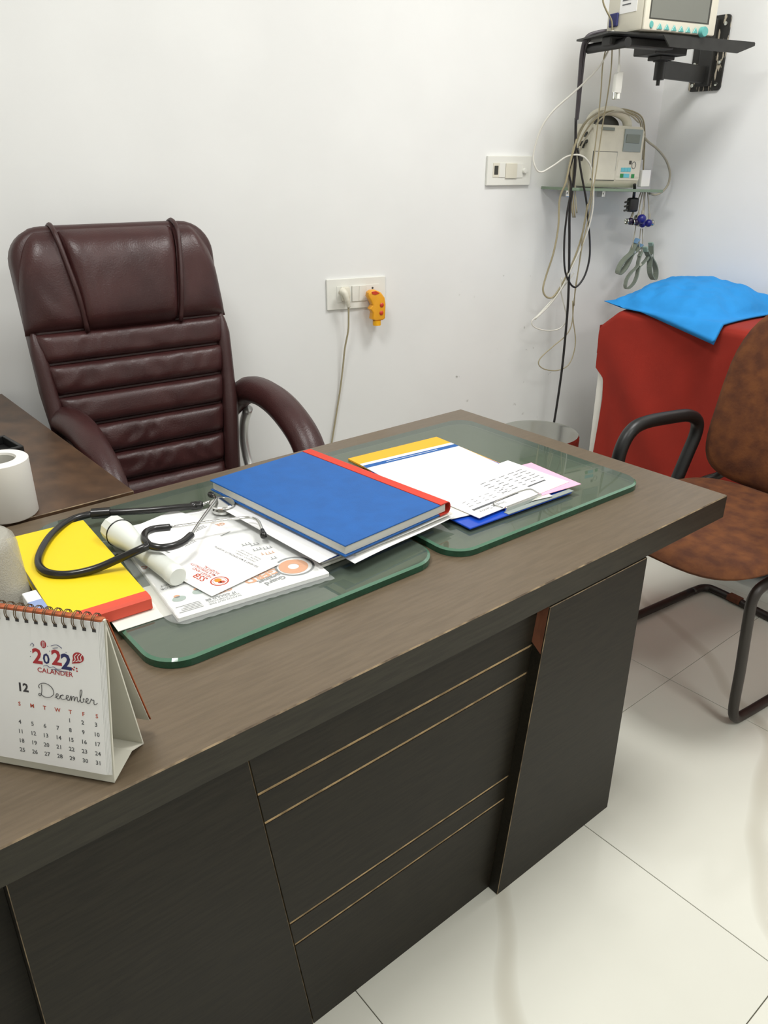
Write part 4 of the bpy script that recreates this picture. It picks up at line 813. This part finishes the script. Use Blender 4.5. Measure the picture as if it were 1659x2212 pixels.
EO = 0.155; ec = thing('ecg_recorder', 'beige portable recorder with small grey display on the glass shelf', 'recorder', WP(2.06, 1.21, 0.1))
MEC = MW @ Matrix.Translation((2.066, 0, 1.2065)) @ Matrix.Rotation(math.radians(1.6), 4, 'Y')
EW, EH = 0.1125, 0.196
prof = [(-EO+0.018, 0.0), (-EO+0.006, 0.012), (-EO, 0.03), (-EO+0.004, EH-0.015), (-EO+0.018, EH), (-0.055, EH+0.004), (-0.045, 0.0)]
bm = B(); prism(bm, [(-EW, y, z) for y, z in prof], (2*EW, 0, 0), M=MEC, bev=0.006, seg=2); obj('body', bm, M_ECG, ec, smooth=True)
ap_ = []
for k in range(17):
    a = math.radians(180-180*k/16); ap_.append((0.085*math.cos(a)-0.012, EH-0.006+0.052*math.sin(a)**0.8))
bm = B(); tube(bm, [(x, -0.10, z) for x, z in ap_], 0.016, 10, M=MEC, flat=0.9); obj('carry_handle', bm, M_ECG, ec, smooth='all')
bm = B(); prism(bm, [(x*0.82-0.002, -0.075, EH-0.006+(z-EH+0.006)*0.8) for x, z in ap_], (0, 0.004, 0), M=MEC); obj('handle_recess', bm, M_BEZEL, ec)
IE = MEC.inverted()
def epx(bm, u0, v0, u1, v1, lift, th=0.0015, mi=0):
    a = IE @ WQ(u0, v0, EO); b = IE @ WQ(u1, v1, EO); yf = -EO+0.002
    box(bm, (min(a.x, b.x), yf-lift-th, min(a.z, b.z)), (max(a.x, b.x), yf-lift+0.003, max(a.z, b.z)), M=MEC, bev=0.0004, seg=1, mi=mi)
bm = B(); epx(bm, 1352, 278, 1383, 329, 0.001); dp = obj('display', bm, M_LCD, ec)
bm = B(); epx(bm, 1354, 290, 1380, 310, 0.003); obj('display_window', bm, M_LCD2, dp)
bm = B(); epx(bm, 1284, 327, 1325, 389, 0.0015, 0.003); pd = obj('printer_door', bm, M_ECG, ec)
bm = B(); epx(bm, 1282.5, 325.5, 1326.5, 390.5, 0.0002, 0.0012); obj('door_gap', bm, M_GREYP, pd)
bm = B(); epx(bm, 1301, 274, 1328, 282, 0.001); obj('name_plate', bm, M_LCD2, ec)
bm = B(); epx(bm, 1336, 345, 1378, 390, 0.0006, 0.0012); kp = obj('keypad', bm, M_CREAM, ec)
for (u, v, w_, h_), m_ in [((1342+7*i, 362, 5.5, 9), M_CYAN) for i in range(3)] + [((1347, 375, 11, 9), M_CYAN), ((1340, 375, 5, 9), M_GREEN), ((1364, 376, 5, 9), M_GREEN), ((1360, 347, 3.5, 8), M_BEZEL)]:
    bm = B(); epx(bm, u, v, u+w_, v+h_, 0.002, 0.0016); obj('key', bm, m_, kp)
bm = B(); c = IE @ WQ(1369, 357, EO); tube(bm, [Vector((c.x+0.009*math.cos(2*math.pi*k/18), -EO-0.0008, c.z+0.011*math.sin(2*math.pi*k/18))) for k in range(18)], 0.0008, 5, closed=True, M=MEC); obj('dial_mark', bm, M_GREYP, kp)
for z, y in ((0.165, -0.11), (0.13, -0.10), (0.09, -0.10)):
    bm = B(); box(bm, (-EW-0.004, y-0.009, z-0.008), (-EW+0.002, y+0.009, z+0.008), M=MEC, bev=0.002); obj('side_port', bm, M_BEZEL, ec)
bm = B(); tube(bm, smooth_path([IE @ WQ(1285, 300, 0.13), Vector((-EW-0.02, -0.11, 0.135)), Vector((-EW+0.001, -0.105, 0.132))], 4), 0.006, 8, M=MEC); obj('side_plug', bm, M_BEZEL, ec, smooth='all')
bm = B(); wbox(bm, 2.195, 2.235, 1.207, 1.262, 0.13, 0.15, 0.002); tg = tag(obj('small_box', bm, M_PAPER, origin=WP(2.21, 1.2, 0.14)), 'small white printed box beside the recorder on the glass shelf', 'box')

# patient monitor on its bracket
MYAW = -12.5; MM = frame((0.883, 0.822, 1.634), MYAW); IM = MM.inverted()
def mhit(u, v, y=0.0): return IM @ hit(u, v, MM @ Vector((0, y, 0)), MM.to_3x3() @ Vector((0, 1, 0)))
mo = thing('patient_monitor', 'cream patient monitor with grey screen on the wall bracket', 'monitor', (0.883, 0.822, 1.634))
bm = B(); prism(bm, [(-0.142, 0.004, 0.0), (0.142, 0.004, 0.0), (0.142, 0.004, 0.26), (-0.142, 0.004, 0.26)], (0, 0.15, 0), M=MM, bev=0.008, seg=2); obj('body', bm, M_CREAM, mo, smooth=True)
bm = B(); box(bm, (-0.142, -0.006, 0.0), (0.142, 0.0035, 0.26), M=MM, bev=0.005, seg=2); obj('front_frame', bm, M_CREAM, mo, smooth=True)
def mbox(u0, v0, u1, v1, y0, y1, bev=0.0):
    a = mhit(u0, v0, y0); b = mhit(u1, v1, y0); bm = B(); box(bm, (a.x, y0, min(a.z, b.z)), (b.x, y1, max(a.z, b.z)), M=MM, bev=bev, seg=1); return bm
a0 = mhit(1402, 40, -0.006); b0 = mhit(1531, 50, -0.006)
bm = B(); box(bm, (a0.x, -0.0068, a0.z), (b0.x, -0.0063, 0.245), M=MM); su = obj('screen_surround', bm, M_BEZEL, mo)
bm = B(); box(bm, (a0.x+0.004, -0.0075, a0.z+0.003), (b0.x-0.008, -0.0069, 0.24), M=MM); obj('screen', bm, M_SCREEN, su)
bx_ = [(1424, 59), (1439.5, 61), (1455, 63), (1470.5, 65), (1485.5, 66.5), (1500.5, 68)]
for u, v in bx_:
    c = mhit(u, v, -0.0065); bm = B(); prism(bm, [(c.x-0.0105, -0.0063, c.z-0.005), (c.x+0.0105, -0.0063, c.z-0.005), (c.x, -0.0063, c.z+0.0105)], (0, -0.004, 0), M=MM, bev=0.001, seg=1); obj('button', bm, M_TEAL, mo)
c = mhit(1407, 53, -0.0065); bm = B(); lathe(bm, [(0, 0.003), (0.006, 0.0025), (0.007, 0), (0, 0)], 16, M=MM @ Matrix.Translation((c.x, -0.0063, c.z)) @ Matrix.Rotation(math.pi/2, 4, 'X') @ Matrix.Diagonal((1, 1.4, 1, 1))); obj('power_button', bm, M_TEAL, mo, smooth=True)
c = mhit(1519, 69, -0.012); bm = B(); lathe(bm, [(0, 0.014), (0.012, 0.0135), (0.0135, 0.011), (0.014, 0), (0, 0)], 20, M=MM @ Matrix.Translation((c.x, -0.0063, c.z)) @ Matrix.Rotation(math.pi/2, 4, 'X')); obj('knob', bm, M_TEAL, mo, smooth=True)
bm = B(); box(bm, (-0.1432, 0.03, 0.05), (-0.1422, 0.10, 0.24), M=MM); obj('side_label', bm, M_PAPER, mo)
bm = B()
for k in range(14): box(bm, (-0.1438, 0.055, 0.07+0.011*k), (-0.1433, 0.055+random.uniform(0.02, 0.038), 0.073+0.011*k), M=MM)
obj('label_print', bm, M_GREYP, mo)
bm = B(); box(bm, (-0.150, 0.10, 0.02), (-0.1425, 0.135, 0.055), M=MM, bev=0.003); obj('cable_socket', bm, M_NAVY, mo)
bk = thing('monitor_bracket', 'black steel wall bracket and tray under the patient monitor', 'bracket', (1.2, 0.98, 1.52))
bm = B(); prism(bm, [(-0.235, 0.03, 0), (-0.06, -0.004, 0), (0.20, -0.006, 0), (0.325, -0.006, 0), (0.235, 0.21, 0), (-0.20, 0.21, 0)], (0, 0, 0.005), M=MM @ Matrix.Translation((0, 0.004, -0.0095))); obj('tray', bm, M_BRACKET, bk)
bm = B(); prism(bm, [(-0.06, -0.004, -0.0075), (0.325, -0.004, -0.0075), (0.325, -0.004, -0.015), (0.255, -0.004, -0.038), (-0.03, -0.004, -0.036)], (0, 0.005, 0), M=MM); obj('front_lip', bm, M_BRACKET, bk)
bm = B(); box(bm, (-0.20, 0.06, -0.034), (0.05, 0.10, -0.0100), M=MM, bev=0.004); obj('tray_bar', bm, M_BRACKET, bk)
bm = B(); tube(bm, [MM @ Vector((-0.17, 0.02, -0.03)), MM @ Vector((-0.17, 0.19, -0.03))], 0.014, 10); obj('tray_roller', bm, M_BLACKPL, bk, smooth=True)
pv = aty(1425, 150, 0.985)
bm = B(); box(bm, (-0.075, -0.05, 1.600), (0.06, 0.05, 1.6275), M=frame((pv.x, pv.y, 0), MYAW), bev=0.003); box(bm, (-0.03, -0.03, 1.588), (0.03, 0.03, 1.5995), M=frame((pv.x, pv.y, 0), MYAW), bev=0.002); obj('swivel_plate', bm, M_BRACKET, bk)
bm = B(); lathe(bm, [(0, -0.028), (0.006, -0.028), (0.006, -0.012), (0.017, -0.012), (0.017, 0.0395), (0.024, 0.040), (0.024, 0.0425), (0, 0.0425)], 18, M=Matrix.Translation((pv.x, pv.y, 1.545))); obj('pivot', bm, M_BRACKET, bk, smooth=True)
wp_ = Vector((XR-0.001, 1.0, 1.57)); dr = (wp_-Vector((pv.x, pv.y, 1.57))); L_ = dr.length; MA = frame((pv.x, pv.y, 1.565), math.degrees(math.atan2(dr.y, dr.x)))
bm = B(); box(bm, (0.014, -0.010, -0.026), (L_-0.008, 0.010, 0.026), M=MA, bev=0.003); obj('arm', bm, M_BRACKET, bk)
bm = B(); prism(bm, [Vector((XR-0.008, p.x, p.y)) for p in rrect(0.938, 1.058, 1.516, 1.742, 0.012)], (0.0075, 0, 0)); wpz = obj('wall_plate', bm, M_WORNPLATE, bk)
bm = B(); box(bm, (XR-0.03, 0.972, 1.53), (XR-0.0085, 1.022, 1.73), bev=0.004); obj('plate_channel', bm, M_BRACKET, bk)
for y, z in ((0.952, 1.715), (0.952, 1.60), (1.046, 1.60), (0.955, 1.535), (1.044, 1.535)):
    bm = B(); lathe(bm, [(0, 0.004), (0.006, 0.003), (0.007, 0), (0, 0)], 12, M=Matrix.Translation((XR-0.0085, y, z)) @ Matrix.Rotation(-math.pi/2, 4, 'Y')); obj('screw', bm, M_STEEL, wpz, smooth=True)

# ------------------------------------------------------------------ hanging cables, leads, plugs, clamps
def cable(name, label, pts, r, m, cat='cable', grp='cables hanging from the monitor', extra=None, n=6, sides=7):
    P = smooth_path([WQ(*p) for p in pts], n); bm = B(); tube(bm, P, r, sides); c = WQ(*pts[0])
    if extra is None: return tag(obj(name, bm, m, smooth='all', origin=c), label, cat, grp)
    t_ = thing(name, label, cat, c, grp); obj('cord', bm, m, t_, smooth='all'); extra(t_, P); return t_
cable('monitor_cable', 'thick dark grey cable arching from the monitor tray', [(1316, 66, .30), (1290, 70, .29), (1268, 80, .28), (1257, 110, .26), (1251, 180, .23), (1247, 235, .21), (1245, 258, .20)], 0.0058, M_CABLEP)
cable('monitor_cable', 'thin dark grey cable beside the thick one at the monitor tray', [(1318, 72, .30), (1296, 78, .29), (1272, 88, .28), (1263, 115, .26), (1255, 185, .23), (1250, 235, .21), (1247, 258, .20)], 0.0042, M_CABLEP)
cable('hanging_cable', 'black power cord hanging straight down behind the stool', [(1244, 255, .20), (1243, 320, .19), (1241, 380, .18), (1231, 450, .17), (1230, 520, .16), (1229, 600, .15), (1226, 670, .14), (1218, 760, .13), (1211, 820, .12), (1199, 900, .12), (1188, 960, .12)], 0.0046, M_CABLEK)
cable('hanging_cable', 'black power cord making a long loop below the recorder', [(1245, 258, .20), (1240, 330, .19), (1229, 370, .18), (1234, 405, .18), (1225, 460, .17), (1219, 520, .16), (1220, 580, .16), (1230, 610, .15), (1244, 620, .15), (1262, 598, .15), (1273, 560, .15), (1274, 520, .16), (1270, 470, .17), (1266, 430, .19), (1255, 370, .195), (1248, 320, .195)], 0.0036, M_CABLEK)
cable('sensor_cable', 'white sensor cable sweeping out left towards the switch plate', [(1324, 82, .33), (1310, 118, .31), (1288, 152, .29), (1245, 195, .25), (1195, 240, .2), (1168, 280, .17), (1153, 330, .15), (1155, 358, .15), (1168, 372, .15), (1195, 358, .16), (1225, 338, .18), (1252, 335, .2), (1270, 348, .21), (1279, 372, .21), (1282, 410, .21), (1279, 460, .2), (1264, 515, .18), (1238, 572, .16), (1212, 625, .14), (1186, 660, .12), (1155, 690, .11)], 0.0030, M_CABLEW)
cable('sensor_cable', 'white sensor cable ending in a round loop above the stool', [(1240, 590, .13), (1205, 634, .12), (1165, 678, .11), (1149, 694, .11), (1155, 707, .11), (1180, 714, .11), (1206, 711, .11), (1221, 697, .12), (1223, 680, .12), (1216, 650, .12), (1211, 625, .13), (1213, 600, .13)], 0.0024, M_CABLEW)
cable('sensor_cable', 'grey sensor cable bowing left below the switch plate', [(1246, 300, .20), (1232, 350, .19), (1222, 395, .18), (1209, 430, .16), (1206, 490, .15), (1196, 545, .14), (1180, 595, .12), (1173, 625, .12), (1180, 641, .12), (1195, 641, .12), (1215, 612, .13), (1240, 560, .15), (1258, 505, .17), (1270, 440, .19)], 0.0034, M_CABLEB)
cable('sensor_cable', 'thin beige cable ending in a low loop beside the black cord', [(1312, 92, .32), (1302, 140, .30), (1298, 200, .28), (1290, 280, .26), (1282, 350, .24), (1276, 420, .22), (1262, 480, .19), (1255, 540, .17), (1247, 600, .15), (1240, 650, .13), (1235, 700, .12), (1222, 725, .12), (1195, 748, .12), (1168, 773, .12), (1164, 788, .12), (1178, 798, .12), (1205, 800, .12), (1228, 788, .12), (1240, 760, .12), (1243, 730, .12), (1238, 690, .12), (1237, 650, .13)], 0.0021, M_CABLEB)
cable('sensor_cable', 'thin beige cable running down in front of the recorder', [(1323, 90, .33), (1320, 150, .31), (1312, 210, .29), (1305, 250, .27), (1296, 310, .25), (1288, 370, .24), (1280, 415, .23), (1272, 470, .2), (1258, 530, .18), (1250, 580, .16), (1243, 620, .15), (1240, 660, .13)], 0.0021, M_CABLEB)
cable('sensor_cable', 'thin beige cable rising from behind the monitor', [(1303, -14, .36), (1303, 5, .355), (1311, 25, .35), (1321, 45, .345), (1323, 70, .34)], 0.0026, M_CABLEB)
def probe_x(t_, P):
    c = MW.inverted() @ P[-1]; bm = B(); prism(bm, [(c.x-0.012, c.y+0.008, c.z-0.055), (c.x+0.014, c.y+0.008, c.z-0.057), (c.x+0.014, c.y+0.008, c.z+0.002), (c.x-0.006, c.y+0.008, c.z+0.0), (c.x-0.012, c.y+0.008, c.z-0.006)], (0, -0.016, 0), M=MW, bev=0.003); obj('probe_body', bm, M_WHITEPL, t_, smooth=True)
    bm = B(); tube(bm, [P[-1]+Vector((0, 0, 0.02)), P[-1]], 0.004, 8); obj('strain_relief', bm, M_WHITEPL, t_)
    for dx, m_ in ((-0.008, M_STEEL), (0.008, M_WHITEPL)):
        bm = B(); tube(bm, [Vector((c.x+dx, c.y, c.z-0.055)), Vector((c.x+dx-0.002, c.y-0.004, c.z-0.073))], 0.006, 10, M=MW); obj('clip_end', bm, m_, t_, smooth=True)
cable('sensor_probe', 'white sensor probe dangling below the monitor tray', [(1322, 74, .34), (1332, 76, .34), (1337, 90, .34), (1338, 115, .34), (1337, 137, .34), (1336, 156, .34)], 0.0022, M_CABLEW, 'probe', None, probe_x)
bm = B(); c = WQ(1322, 78, .34); bmesh.ops.create_icosphere(bm, subdivisions=2, radius=0.013, matrix=Matrix.Translation(c) @ Matrix.Diagonal((0.8, 0.8, 1.2, 1)))
tag(obj('cable_tie', bm, M_WHITEPL, smooth='all', origin=c), 'white tie knot holding the cables at the monitor tray', 'cable tie')
coils = [[(1238, 470, .16), (1232, 400, .17), (1236, 350, .17), (1248, 300, .16), (1268, 262, .13), (1300, 240, .11), (1335, 235, .10), (1368, 241, .10), (1388, 256, .10), (1393, 290, .09), (1391, 340, .08), (1388, 400, .08)],
         [(1236, 460, .16), (1228, 400, .17), (1230, 360, .17), (1242, 306, .16), (1262, 266, .13), (1296, 241, .115), (1335, 237.5, .105), (1366, 244, .105), (1385, 259, .10), (1390, 292, .09), (1388, 345, .08)],
         [(1242, 470, .16), (1237, 405, .17), (1240, 352, .17), (1254, 305, .16), (1276, 268, .14), (1306, 244, .12), (1337, 239, .11), (1364, 246, .11), (1382, 262, .10), (1387, 295, .09)],
         [(1246, 460, .16), (1242, 400, .17), (1246, 350, .17), (1258, 312, .16), (1282, 275, .14), (1310, 247, .13), (1338, 241, .12), (1362, 249, .115), (1380, 265, .10)]]
nm = ['outermost grey lead looped over the recorder handle', 'second grey lead looped over the recorder handle', 'third grey lead looped over the recorder handle', 'innermost grey lead looped over the recorder handle']
for k, c_ in enumerate(coils): cable('ecg_lead', nm[k], c_, 0.0026, M_CABLEG if k % 2 else M_CABLEB, 'lead', 'leads coiled round the recorder')
cable('ecg_lead', 'thick grey lead curving out right of the recorder', [(1386, 288, .12), (1400, 306, .12), (1420, 322, .12), (1438, 345, .11), (1447, 372, .11), (1444, 396, .11), (1432, 413, .11), (1416, 421, .12), (1402, 418, .13)], 0.0040, M_CABLEG, 'lead', 'leads coiled round the recorder')
def plug_x(t_, P):
    c = MW.inverted() @ P[-1]; bm = B(); box(bm, (c.x-0.022, c.y-0.014, c.z-0.048), (c.x+0.018, c.y+0.014, c.z), M=MW, bev=0.008, seg=3); obj('plug_body', bm, M_BLACKPL, t_, smooth=True)
    for z in (-0.012, -0.026, -0.040):
        bm = B(); tube(bm, [(c.x-0.021, c.y, c.z+z), (c.x-0.038, c.y, c.z+z-0.003)], 0.0035, 8, M=MW); obj('pin', bm, M_BEZEL, t_, smooth=True)
cable('recorder_plug', 'black three pin plug hanging below the glass shelf', [(1371, 398, .16), (1371, 408, .155), (1370, 418, .15), (1369, 427, .145)], 0.0055, M_BLACKPL, 'plug', None, plug_x)
bulbs = [(1362, 478, 0.0125, M_BULBD, 'dark suction bulb with steel cup on the left of the lead bundle'), (1375, 480, 0.012, M_BULBD, 'dark suction bulb half hidden behind the large blue bulb'), (1386, 473, 0.0165, M_BULB, 'large blue suction bulb in the middle of the lead bundle'), (1388, 484, 0.0125, M_BULB, 'blue suction bulb hanging lowest in the lead bundle'), (1401, 482, 0.0135, M_BULB, 'blue suction bulb on the right of the lead bundle')]
tops = [(1386, 412), (1389, 412), (1392, 412), (1394, 413), (1399, 414)]
for k, (u, v, r, m_, lab) in enumerate(bulbs):
    off = 0.135+0.012*(k % 3); c = WQ(u, v, off); t_ = thing('suction_electrode', lab, 'electrode', c, 'suction electrodes below the shelf')
    bm = B(); bmesh.ops.create_uvsphere(bm, u_segments=20, v_segments=12, radius=r, matrix=Matrix.Translation(c)); obj('bulb', bm, m_, t_, smooth='all')
    bm = B(); d_ = -DW if k < 2 else (NW*-0.2+DW) if k == 4 else NW*-1; lathe(bm, [(r*0.4, r*0.7), (r*0.8, r*1.2), (r*0.85, r*1.6), (r*0.75, r*1.6), (r*0.6, r*1.1)], 16, M=align(c, d_)); obj('steel_cup', bm, M_STEEL, t_, smooth='all')
    P = smooth_path([WQ(*tops[k], off), WQ((tops[k][0]+u)/2+1, 440, off), WQ(u+(4 if k < 2 else 2), v-14, off), c+Vector((0, 0, r*0.6))], 5); bm = B(); tube(bm, P, [0.0022 if i < 9 else 0.0042 for i in range(len(P))], 7); obj('lead', bm, M_CABLEG, t_, smooth='all')
for k, (pts, lab, tip) in enumerate([([(1374, 486, .13), (1370, 510, .13), (1365, 538, .13)], 'grey limb clamp with blue tip hanging on the left', M_CLAMPB), ([(1384, 494, .13), (1381, 525, .13), (1380, 552, .13)], 'grey limb clamp hanging in the middle of the clamps', M_CLAMP), ([(1388, 494, .125), (1388, 525, .125), (1386, 545, .125)], 'grey limb clamp with pale green tip hanging on the right', M_TEALP)]):
    c = WQ(*pts[-1]); t_ = thing('limb_clamp', lab, 'clamp', c, 'limb clamps below the shelf'); lc = MW.inverted() @ c
    bm = B(); tube(bm, smooth_path([WQ(*p) for p in pts], 5), 0.0020, 6); obj('lead', bm, M_CABLEG, t_, smooth='all')
    ang = (-38, -30, 24)[k]; dx = (0.004, -0.006, 0.022)[k]; dz = (-0.012, -0.035, -0.014)[k]; Mk = MW @ Matrix.Translation((lc.x+dx, lc.y-0.012*k, lc.z+dz)) @ Matrix.Rotation(math.radians(-ang if k != 2 else -ang), 4, 'Y') @ Matrix.Rotation(math.radians((12, -14, 10)[k]), 4, 'Z')
    for q in (-1, 1):
        bm = B(); pth = [(q*0.017, 0, 0.040), (q*0.010, 0, 0.012), (q*0.004, 0, -0.006), (q*0.014, 0, -0.035), (q*0.017, 0, -0.062), (q*0.010, 0, -0.085), (q*0.002, 0, -0.094)]
        P = smooth_path(pth, 4)
        for a, b in zip(P, P[1:]): prism(bm, [a+Vector((-0.0018, -0.011, 0)), a+Vector((0.0022, -0.011, 0)), b+Vector((0.0022, -0.011, 0)), b+Vector((-0.0022, -0.011, 0))], (0, 0.022, 0), M=Mk)
        jw = obj('jaw', bm, M_CLAMP, t_)
        bm = B(); box(bm, (q*0.017-0.0035, -0.0105, 0.028), (q*0.017+0.0035, 0.0105, 0.048), M=Mk, bev=0.001, seg=1); obj('grip', bm, tip, jw)
    bm = B(); tube(bm, [(0, -0.011, 0.004), (0, 0.011, 0.004)], 0.0055, 10, M=Mk); obj('spring', bm, M_STEEL, t_, smooth=True)

# flat print too small to pick apart letter by letter stays one part per colour group
for o in bpy.data.objects:
    if o.parent and o.name.split('.')[0] in ('printing', 'printed_lines', 'printed_text', 'label_print', 'navy_print', 'month_print', 'weekday_print', 'date_print', 'cover_print', 'pin_holes', 'band_lettering'): o['kind'] = 'stuff'
